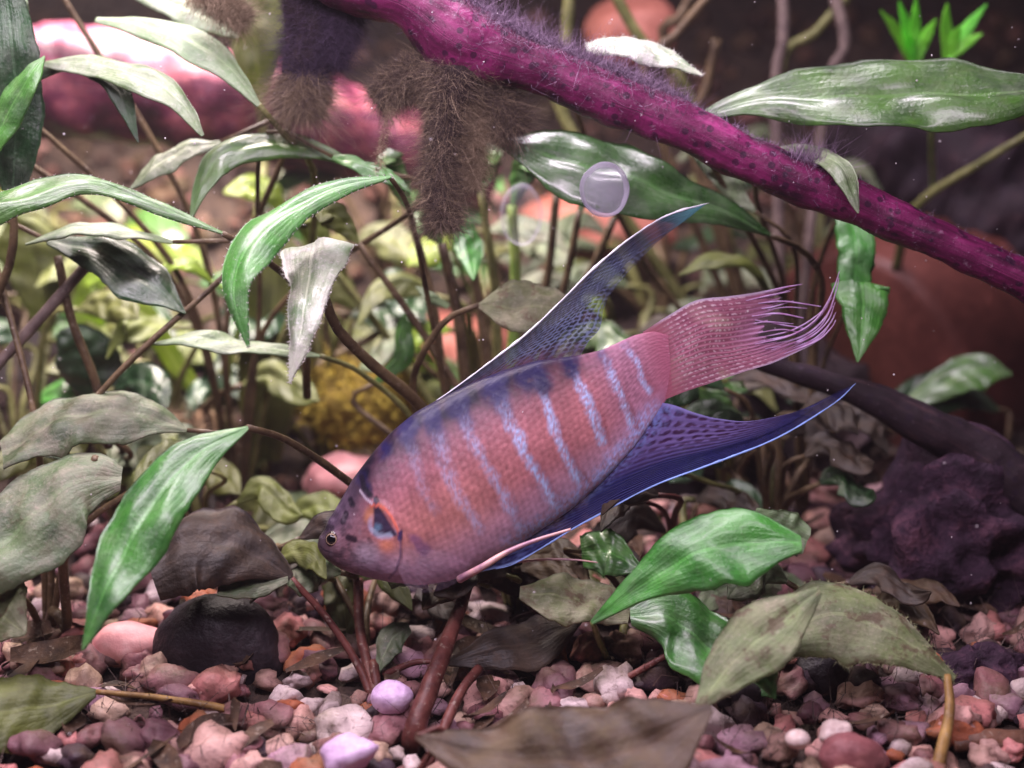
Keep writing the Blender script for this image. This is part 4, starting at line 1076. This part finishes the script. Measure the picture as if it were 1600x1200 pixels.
def build_fish():
    root = thing('fish', 'pink fish with blue-white bars, trailing fins and an ear spot, swimming head down', 'fish', P(770, 735, .1))
    ax = np.array([.887, -.461])
    def stations(o):
        o = np.array(o, float); s = (o - o[0]) @ ax
        s = np.maximum.accumulate(s + np.arange(len(s)) * 1e-3)
        L = np.concatenate([[0], np.cumsum(np.linalg.norm(np.diff(o, axis=0), axis=1))])
        s = .6 * s / s[-1] + .4 * L / L[-1]
        return o, s
    to, ts = stations(FISHTOP); bo, bs = stations(FISHBOT)
    nu, nv = 330, 150
    tau = (1 - np.cos(np.linspace(0, math.pi / 2, nu))) ** 1.0
    tau = .5 * tau + .5 * np.linspace(0, 1, nu) ** 1.4
    top = np.stack([np.interp(tau, ts, to[:, k]) for k in (0, 1)], 1)
    bot = np.stack([np.interp(tau, bs, bo[:, k]) for k in (0, 1)], 1)
    def smooth(a, n=9):
        k = np.hanning(n + 2)[1:-1]; k /= k.sum()
        p = np.pad(a, ((n // 2, n // 2), (0, 0)), mode='reflect', reflect_type='odd')
        return np.stack([np.convolve(p[:, i], k, 'valid') for i in range(2)], 1)
    top, bot = smooth(top), smooth(bot)
    top[0] = bot[0] = (top[0] + bot[0]) / 2
    W = np.interp(tau, [0, .004, .02, .06, .12, .22, .40, .60, .80, .92, 1.0], [.02, .10, .22, .36, .50, .62, .64, .48, .22, .085, .004])  # half thickness, cm
    th = np.linspace(0, 2 * math.pi, nv, endpoint=False)
    V, U = [], []
    PX = np.zeros((nu, nv)); PY = np.zeros((nu, nv)); Hh = np.zeros((nu, nv))
    for i in range(nu):
        c = (top[i] + bot[i]) / 2; hv = (top[i] - bot[i]) / 2
        for j in range(nv):
            ct, st = math.cos(th[j]), math.sin(th[j])
            p = c + hv * ct
            prof = math.copysign(abs(st) ** 0.9, st) * (1 - .12 * ct)
            PX[i, j], PY[i, j] = p; Hh[i, j] = .5 - .5 * ct
            q = P(p[0], p[1], fish_d(tau[i])) + FWD * (prof * W[i] * 0.01)
            V.append(q); U.append((tau[i], Hh[i, j]))
    V = np.array(V).reshape(nu, nv, 3)
    TA = np.repeat(tau[:, None], nv, 1)
    # eye socket and gill-cover relief, on both flanks
    near = np.cos(th - 1.5 * math.pi)[None, :]
    e = np.hypot(PX - 522.5, PY - 840)
    out = np.sign(np.sin(th))[None, :] * np.abs(np.sin(th))[None, :]
    rel = 0.012 * sm(e, 9, 20)
    g, _ = pdist(PX, PY, [(586, 783), (604, 788), (620, 808), (629, 828), (630, 862), (620, 890)])
    rel = rel + 0.028 * sm(g, 0, 12) * (PX < 632) - 0.02 * sm(np.abs(g - 4), 0, 5) * (PX > 622)
    V += np.array(FWD)[None, None, :] * (rel * out * 0.01 * 1.0)[..., None]
    C = scol(PX, PY, TA, Hh)
    C = np.concatenate([C, np.ones((nu, nv, 1))], 2)
    F = grid_faces(nu, nv, True)
    F.append(tuple(range(nv)))
    body = obj('body', mesh('body', V.reshape(-1, 3), F, skin_mat(), uv=U, col=C.reshape(-1, 4)), root)

    # eyes: globe with a pale iris ring and black pupil
    gl, gnt, gb = newmat('eye_globe'); gb.inputs['Base Color'].default_value = (0.035, 0.022, 0.025, 1); gb.inputs['Roughness'].default_value = .12
    ir, n_, b_ = newmat('eye_iris'); b_.inputs['Base Color'].default_value = (0.34, 0.23, 0.15, 1); b_.inputs['Roughness'].default_value = .4
    pu, n_, b_ = newmat('eye_pupil'); b_.inputs['Base Color'].default_value = (0.003, 0.003, 0.004, 1); b_.inputs['Roughness'].default_value = .06
    i0 = int(np.argmin(np.abs(PX[:, 3 * nv // 4] - 522.5)))
    for side in (-1, 1):
        j = 3 * nv // 4 if side < 0 else nv // 4
        k = np.argmin((PX[:, :] - 522.5) ** 2 + (PY - 840) ** 2 + 1e6 * (np.sign(np.sin(th))[None, :] != side))
        pos = Vector(V.reshape(-1, 3)[k])
        n = (FWD * side - RIGHT * .28 + UP * 0.05).normalized()
        R = S(13.5)
        cen = pos - n * R * 0.62
        eV, eF = ICO[4]
        globe = obj('eye', mesh('eye', eV * R + np.array(cen), eF, gl), root)
        a = n.orthogonal().normalized(); b2 = n.cross(a)
        def cap(r0, r1, lift, name, mat):
            vv, rings = [], 7
            for q in range(rings):
                rr = r0 + (r1 - r0) * q / (rings - 1)
                hgt = math.sqrt(max(0, 1 - rr * rr)) + lift * math.sin(math.pi * (q + .5) / rings)
                for s_ in range(40):
                    an = 2 * math.pi * s_ / 40
                    vv.append(cen + (a * math.cos(an) + b2 * math.sin(an)) * rr * R + n * (hgt * R))
            return obj(name, mesh(name, vv, grid_faces(rings, 40, True), mat), globe)
        cap(.55, .66, .05, 'iris', ir); cap(.0005, .57, .05, 'pupil', pu)

    # fins
    def fin(name, rays, nU, nV, colf, mat, depth, nray, amp=0.010, ripple=0.0):
        R = np.array([catmull([(x, y, 0) for x, y in r], nV)[:, :2] for r in rays])
        full = np.stack([catmull([(R[k, j, 0], R[k, j, 1], 0) for k in range(len(rays))], nU)[:, :2] for j in range(nV)], 1)   # nU x nV
        u = np.linspace(0, 1, nU)[:, None] + np.zeros((1, nV)); v = np.linspace(0, 1, nV)[None, :] + np.zeros((nU, 1))
        d = depth(full[..., 0], full[..., 1]) + amp * np.sin(u * nray * 2 * math.pi) * np.minimum(1, 4 * v) + ripple * np.sin(v * 7 + u * 5) * v
        VV = np.array([P(full[i, j, 0], full[i, j, 1], d[i, j]) for i in range(nU) for j in range(nV)])
        C = colf(full[..., 0], full[..., 1], u, v)
        off = np.array(FWD) * 0.00006
        n0 = len(VV)
        F = grid_faces(nU, nV)
        o = obj(name, mesh(name, VV, F, mat, uv=np.stack([u, v], -1).reshape(-1, 2), col=C.reshape(-1, 4)), root)
        return o
    FM = fin_mat('fish_fin', 0.97); FC = fin_mat('fish_tail_fin', 0.96)
    dep = lambda x, y: fish_d(np.clip(((x - 497) * .887 - (y - 852) * .461) / 620, 0, 1.4)) + 0.0
    def rgba(c, a): return np.concatenate([np.clip(c, .002, 1), np.clip(a, 0, 1)[..., None]], -1)
    def net(u, v, nu_, nv_, sk=0.0, n=0.0):
        a = u * nu_; k = np.floor(a); fu = a - k - .5
        b = v * nv_ + .5 * (k % 2) + sk * k + n; fv = b - np.floor(b) - .5
        return np.hypot(fu * 1.0, fv * 1.0)              # 0 in the middle of a cell, .5 and more on its walls
    def dorsal(x, y, u, v):
        n2 = vnoise(x, y, 9, 22); n3 = vnoise(x, y, 4, 23)
        cell = net(u + .02 * (n2 - .5), v, 17, 34, .3, .8 * (n3 - .5))
        c = np.zeros(x.shape + (3,)) + lin(20, 18, 36)
        c = over(c, lin(120, 132, 172), sm(-cell, -.50, -.30) * sm(np.abs(v - .36), .22, .40) * np.clip(.4 + u * 1.2, 0, 1) * .85)
        lines = np.abs(np.sin(u * 12 * np.pi + 1.5 * n2)) ** 4
        c = over(c, lin(84, 94, 130), lines * .6 * np.clip(v * 2.4 - .9, 0, 1))
        c = over(c, lin(110, 186, 200), sm(1 - v, .0, .20) * .65 * (1 - u * .5))
        c = over(c, lin(216, 220, 236), sm(u, .010, .040) * sm(-v, -1, -.04) * .95)
        c = over(c, lin(98, 66, 92), sm(v, .02, .15) * .7 * np.clip(u * 3, 0, 1) * n2 * 1.6)
        a = 1 - .85 * sm(1 - u, .0, .30) * np.clip(v * 2 - .3, 0, 1) - .22 * (1 - lines)
        return rgba(c, a)
    dfin = fin('dorsal_fin', [[(682, 627), (714, 605), (780, 556), (828, 518), (881, 467), (925, 423), (973, 382), (1022, 348), (1060, 331), (1106, 318)],
                       [(770, 590), (840, 530), (900, 475), (950, 430), (1000, 380), (1050, 343), (1102, 320)],
                       [(840, 570), (880, 520), (920, 475), (965, 428), (1010, 380), (1060, 343), (1094, 326)],
                       [(880, 564), (905, 525), (930, 490), (960, 450), (1000, 405), (1040, 367), (1082, 336)],
                       [(903, 562), (920, 533), (937, 513), (944, 479), (959, 450), (983, 421), (1027, 377), (1072, 344)]], 150, 170, dorsal, FM, dep, 17, .003)
    def anal(x, y, u, v):
        n2 = vnoise(x, y, 9, 32); n3 = vnoise(x, y, 3.5, 33)
        c = np.zeros(x.shape + (3,)) + lin(28, 27, 84)
        c = over(c, lin(20, 20, 66), n2 * .7)
        lines = np.abs(np.sin(u * 22 * np.pi + n2)) ** 5
        c = over(c, lin(70, 74, 158), lines * .40)
        up = np.clip((u - .50) * 4.0, 0, 1) * sm(v, .42, .80)
        cell = net(u, v, 15, 15, .25, .9 * (n2 - .5))
        c = over(c, lin(112, 94, 152), up * .9)
        c = over(c, lin(58, 28, 66), up * sm(cell, .26, .42) * .95)
        c = over(c, lin(128, 146, 216), sm(v, .0, .20) * np.clip((n3 - .35) * 3, 0, 1) * .8)
        c = over(c, lin(150, 180, 236), sm(u, .005, .022) * .95)
        c = over(c, lin(150, 146, 214), sm(1 - u, .0, .03) * .6)
        c = over(c, lin(50, 48, 112), sm(1 - v, 0, .2) * .7)
        return rgba(c, np.ones(x.shape) - .35 * sm(1 - v, 0, .3) - .15 * (1 - lines) * np.clip(v * 2 - .5, 0, 1))
    afin = fin('anal_fin', [[(742, 896), (809, 877), (891, 828), (940, 801), (1022, 758), (1118, 722), (1215, 683), (1302, 630), (1336, 600)],
                     [(800, 850), (900, 808), (980, 762), (1080, 722), (1180, 688), (1270, 642), (1334, 601)],
                     [(890, 790), (960, 755), (1040, 720), (1130, 697), (1220, 668), (1330, 602)],
                     [(950, 735), (1010, 705), (1080, 686), (1150, 676), (1230, 655), (1325, 605)],
                     [(1000, 675), (1050, 664), (1100, 663), (1160, 664), (1240, 645), (1318, 608)],
                     [(1030, 628), (1056, 634), (1089, 646), (1128, 655), (1181, 657), (1264, 637), (1312, 610)]], 160, 170, anal, FM, dep, 20, .003)
    def caudal(x, y, u, v):
        n2 = vnoise(x, y, 10, 42); n3 = vnoise(x, y, 4, 43)
        c = np.zeros(x.shape + (3,)) + lin(172, 104, 130)
        c = over(c, lin(116, 46, 76), np.clip(n2 * 1.2 - .1, 0, 1) * .7)
        ray = np.abs(np.cos(u * 17 * np.pi + .6 * (n2 - .5))) ** 8
        c = over(c, lin(190, 126, 150), ray * np.clip(v * 1.4, .1, .75))
        cell = net(u, v + .03 * (n2 - .5), 17, 19, .3, 1.5 * (n3 - .5)) + .25 * np.clip(vnoise(x, y, 16, 47) - .45, 0, 1)
        c = over(c, lin(222, 190, 206), sm(cell, .10, .34) * sm(np.abs(v - .44), .18, .42) * .95)
        c = over(c, lin(186, 146, 196), np.clip((v - .66) * 2.4, 0, 1) * (.35 + .6 * ray))
        c = over(c, lin(214, 196, 226), sm(u, .008, .035) * .85 + sm(1 - u, .008, .035) * .85 * np.clip(v * 2 - .5, 0, 1))
        c = over(c, lin(164, 94, 112), sm(v, .04, .20) * .9)
        # the web is torn between the rays at the trailing edge
        tear = np.clip((v - (.80 + .18 * vnoise(u * 900, v * 0, 30, 44, 2))) * 9, 0, 1) * (1 - ray)
        return rgba(c, (1 - tear) * (.80 + .2 * ray))
    tail = fin('caudal_fin', [[(1004, 519), (1051, 489), (1089, 469), (1138, 463), (1181, 457), (1225, 448)],
                       [(1020, 535), (1080, 505), (1130, 490), (1180, 475), (1222, 460)],
                       [(1028, 555), (1090, 525), (1140, 508), (1180, 495), (1208, 487)],
                       [(1033, 572), (1095, 545), (1140, 530), (1172, 521), (1192, 517)],
                       [(1036, 590), (1095, 565), (1140, 550), (1180, 538), (1208, 533)],
                       [(1038, 605), (1095, 585), (1140, 570), (1190, 553), (1240, 533)],
                       [(1040, 624), (1070, 612), (1118, 596), (1162, 581), (1205, 568), (1244, 551), (1273, 537)]], 150, 130, caudal, FC, dep, 18, 0.003, 0.05)
    fl, fnt, fb = newmat('fin_ray'); fb.inputs['Roughness'].default_value = .4
    gno = noise_(fnt, coords(fnt), 500, 3)
    fnt.links.new(ramp(fnt, gno, [(.3, srgb(150, 100, 146)), (.7, srgb(196, 170, 214))]), fb.inputs['Base Color'])
    rays = [([(1195, 456), (1226, 449), (1254, 444)], 4, .8), ([(1185, 474), (1225, 471), (1283, 479)], 4.5, 1.2), ([(1190, 468), (1220, 458), (1243, 450)], 3, .6),
            ([(1175, 494), (1215, 490), (1256, 497)], 4.5, 1.6), ([(1180, 500), (1225, 508), (1262, 514)], 4, 1.2), ([(1185, 520), (1220, 515), (1250, 519)], 3.5, .8),
            ([(1185, 534), (1250, 519), (1286, 488), (1303, 450), (1312, 423)], 4, 1), ([(1195, 541), (1255, 525), (1291, 494), (1306, 456), (1311, 434)], 4, 1),
            ([(1205, 547), (1262, 529), (1293, 502), (1305, 472)], 4, .9), ([(1215, 552), (1268, 532), (1295, 508), (1306, 488)], 3.8, .9),
            ([(1225, 553), (1276, 533), (1299, 512), (1306, 500)], 3.6, .8), ([(1190, 527), (1240, 515), (1280, 490), (1300, 465)], 3.2, .8),
            ([(1200, 484), (1230, 480), (1262, 482)], 3, .7), ([(1195, 545), (1240, 536), (1280, 512), (1301, 478)], 4, .8), ([(1210, 560), (1256, 541), (1284, 524), (1300, 500)], 4, .8),
            ([(1180, 538), (1236, 524), (1274, 500), (1296, 466), (1307, 440)], 3.6, .8), ([(1178, 505), (1200, 503), (1240, 506)], 4, .8), ([(1170, 484), (1205, 480), (1240, 470)], 4, .8),
            ([(1165, 470), (1205, 461), (1236, 455)], 3.6, .7)]
    for k, (pts, a, b) in enumerate(rays):
        dd = .02 * ((k * 7) % 5 - 2)
        Vt, Ft, Ut = tube([P(x, y, float(dep(x, y)) + dd) for x, y in pts], [S((a + (b - a) * i / (len(pts) - 1)) * (.25 if i == 0 else 1)) * .55 for i in range(len(pts))], 30, 8, .1)
        obj('fin_ray', mesh('fin_ray', Vt, Ft, fl, uv=Ut), tail)
    def edge(parent, pts, w, colr, nm):
        em, ent, eb = newmat(nm); eb.inputs['Base Color'].default_value = srgb(*colr); eb.inputs['Roughness'].default_value = .4
        Vt, Ft, Ut = tube([P(x, y, float(dep(x, y)) - .004) for x, y in pts], [S(w * .5)] + [S(w * (.55 + .5 * ((k * 5) % 3) / 2)) for k in range(len(pts) - 2)] + [S(w * .2)], 120, 8, .7, freq=600)
        obj('fin_edge', mesh('fin_edge', Vt, Ft, em, uv=Ut), parent)
    edge(dfin, [(682, 626), (714, 604), (780, 555), (828, 517), (881, 466), (925, 422), (973, 381), (1022, 347), (1060, 330), (1108, 317)], 1.9, (214, 216, 226), 'dorsal_edge')
    edge(afin, [(775, 889), (809, 878), (891, 829), (940, 802), (1022, 759), (1118, 723), (1215, 684), (1302, 631), (1337, 599)], 1.7, (128, 160, 226), 'anal_edge')
    pf_, pnt, pb = newmat('pelvic_fin'); pb.inputs['Roughness'].default_value = .4
    pnt.links.new(ramp(pnt, noise_(pnt, coords(pnt), 300, 3), [(.35, srgb(150, 110, 130)), (.65, srgb(214, 170, 160))]), pb.inputs['Base Color'])
    for pts, a, b, d in [([(718, 905), (750, 888), (790, 864), (835, 845), (892, 827)], 6.5, 2.0, -.75), ([(770, 886), (800, 879), (850, 874), (900, 875), (934, 879)], 3.2, 1.0, .55)]:
        Vt, Ft, Ut = tube([P(x, y, d * (1 if i else .55)) for i, (x, y) in enumerate(pts)], [S(a + (b - a) * i / 4) for i in range(5)], 40, 8, .05)
        obj('pelvic_fin', mesh('pelvic_fin', Vt, Ft, pf_, uv=Ut), root)
    # pectoral fins: clear fans folded below the gill cover
    pm_ = fin_mat('pectoral_clear', 0.22)
    def pect(x, y, u, v):
        c = np.zeros(x.shape + (3,)) + lin(156, 128, 156)
        c = over(c, lin(200, 176, 190), np.abs(np.sin(u * 9 * np.pi)) ** 6 * .6)
        return rgba(c, (.75 - .35 * v))
    for s_ in (-1, 1):
        fin('pectoral_fin', [[(632, 862), (660, 858), (700, 862), (736, 880)], [(630, 868), (655, 876), (690, 888), (722, 904)], [(626, 874), (640, 890), (662, 908), (688, 922)],
                             [(622, 878), (625, 895), (632, 912), (645, 928)]], 40, 30, pect, pm_,
            lambda x, y, s_=s_: -.05 + s_ * (.46 + .0042 * np.clip(np.hypot(x - 626, y - 868), 0, 60)), 9, .004)
build_fish()

# ------------------------------------------------------------------ small things
def droplet(label, px, py, d, rx, ry, fill):  # translucent lump, denser towards its rim
    m, nt, b = newmat('translucent')
    lw = nt.nodes.new('ShaderNodeFresnel'); lw.inputs['IOR'].default_value = 1.33
    gl = nt.nodes.new('ShaderNodeBsdfTranslucent'); gl.inputs['Color'].default_value = (.80, .76, .92, 1)
    df = nt.nodes.new('ShaderNodeBsdfDiffuse'); df.inputs['Color'].default_value = (.74, .70, .86, 1)
    tp = nt.nodes.new('ShaderNodeBsdfTransparent')
    m1 = nt.nodes.new('ShaderNodeMixShader'); m1.inputs[0].default_value = .75
    nt.links.new(gl.outputs[0], m1.inputs[1]); nt.links.new(df.outputs[0], m1.inputs[2])
    m2 = nt.nodes.new('ShaderNodeMixShader')
    nt.links.new(math_(nt, 'ADD', math_(nt, 'MULTIPLY', lw.outputs[0], fill * 3), fill), m2.inputs[0])
    nt.links.new(tp.outputs[0], m2.inputs[1]); nt.links.new(m1.outputs[0], m2.inputs[2])
    nt.links.new(m2.outputs[0], nt.nodes['Material Output'].inputs['Surface'])
    V, F = lump(4, px, .06, 1.0)
    V = V * np.array([S(rx, d), S(rx, d) * .8, S(ry, d)])
    o = obj('translucent_drop', mesh('translucent_drop', V, F, m)); o.location = P(px, py, d)
    tag(o, label, 'translucent')
droplet('clear lilac jelly drop hanging from the broad shining leaf', 945, 296, 1.0, 39, 44, .20)
droplet('faint clear jelly drop hanging among the bare stems behind the branch stub', 815, 335, 3.6, 34, 50, .07)

def haze():
    V = [(x, y, z) for z in (-1.0, 0.24) for y in (-0.40, 0.40) for x in (-0.40, 0.40)]
    F = [(0, 2, 3, 1), (4, 5, 7, 6), (0, 1, 5, 4), (2, 6, 7, 3), (0, 4, 6, 2), (1, 3, 7, 5)]
    m = bpy.data.materials.new('water_haze'); m.use_nodes = True
    nt = m.node_tree; nt.nodes.remove(nt.nodes['Principled BSDF'])
    v = nt.nodes.new('ShaderNodeVolumePrincipled')
    v.inputs['Color'].default_value = (0.90, 0.80, 0.86, 1); v.inputs['Density'].default_value = 0.07
    v.inputs['Anisotropy'].default_value = 0.2
    nt.links.new(v.outputs[0], nt.nodes['Material Output'].inputs['Volume'])
    o = obj('haze', mesh('haze', V, F, m, smooth=False)); o['kind'] = 'stuff'
    o['label'] = 'faintly milky tank water'
haze()
def specks():
    n = 420
    V, F = [], []
    b, bf = ICO[1]
    off = 0
    for _ in range(n):
        px, py, d = rng.uniform(-40, 1640), rng.uniform(-40, 1180), rng.choice([rng.uniform(-3, 2), rng.uniform(0, 7)])
        r = rng.choice([.00006, .00008, .00010, .00014])
        p = P(px, py, d)
        if p.z < ground_z(p.x, p.y) + .004: continue
        V.append(b * r * rng.uniform(.6, 1.3, 3) + np.array(p)); F += [[i + off for i in f] for f in bf]; off += len(b)
    m, nt, bb = newmat('speck'); bb.inputs['Base Color'].default_value = (.6, .56, .58, 1); bb.inputs['Roughness'].default_value = .8
    o = obj('suspended_specks', mesh('suspended_specks', np.concatenate(V), F, m)); o['kind'] = 'stuff'
    o['label'] = 'tiny pale specks drifting in the tank water'
specks()
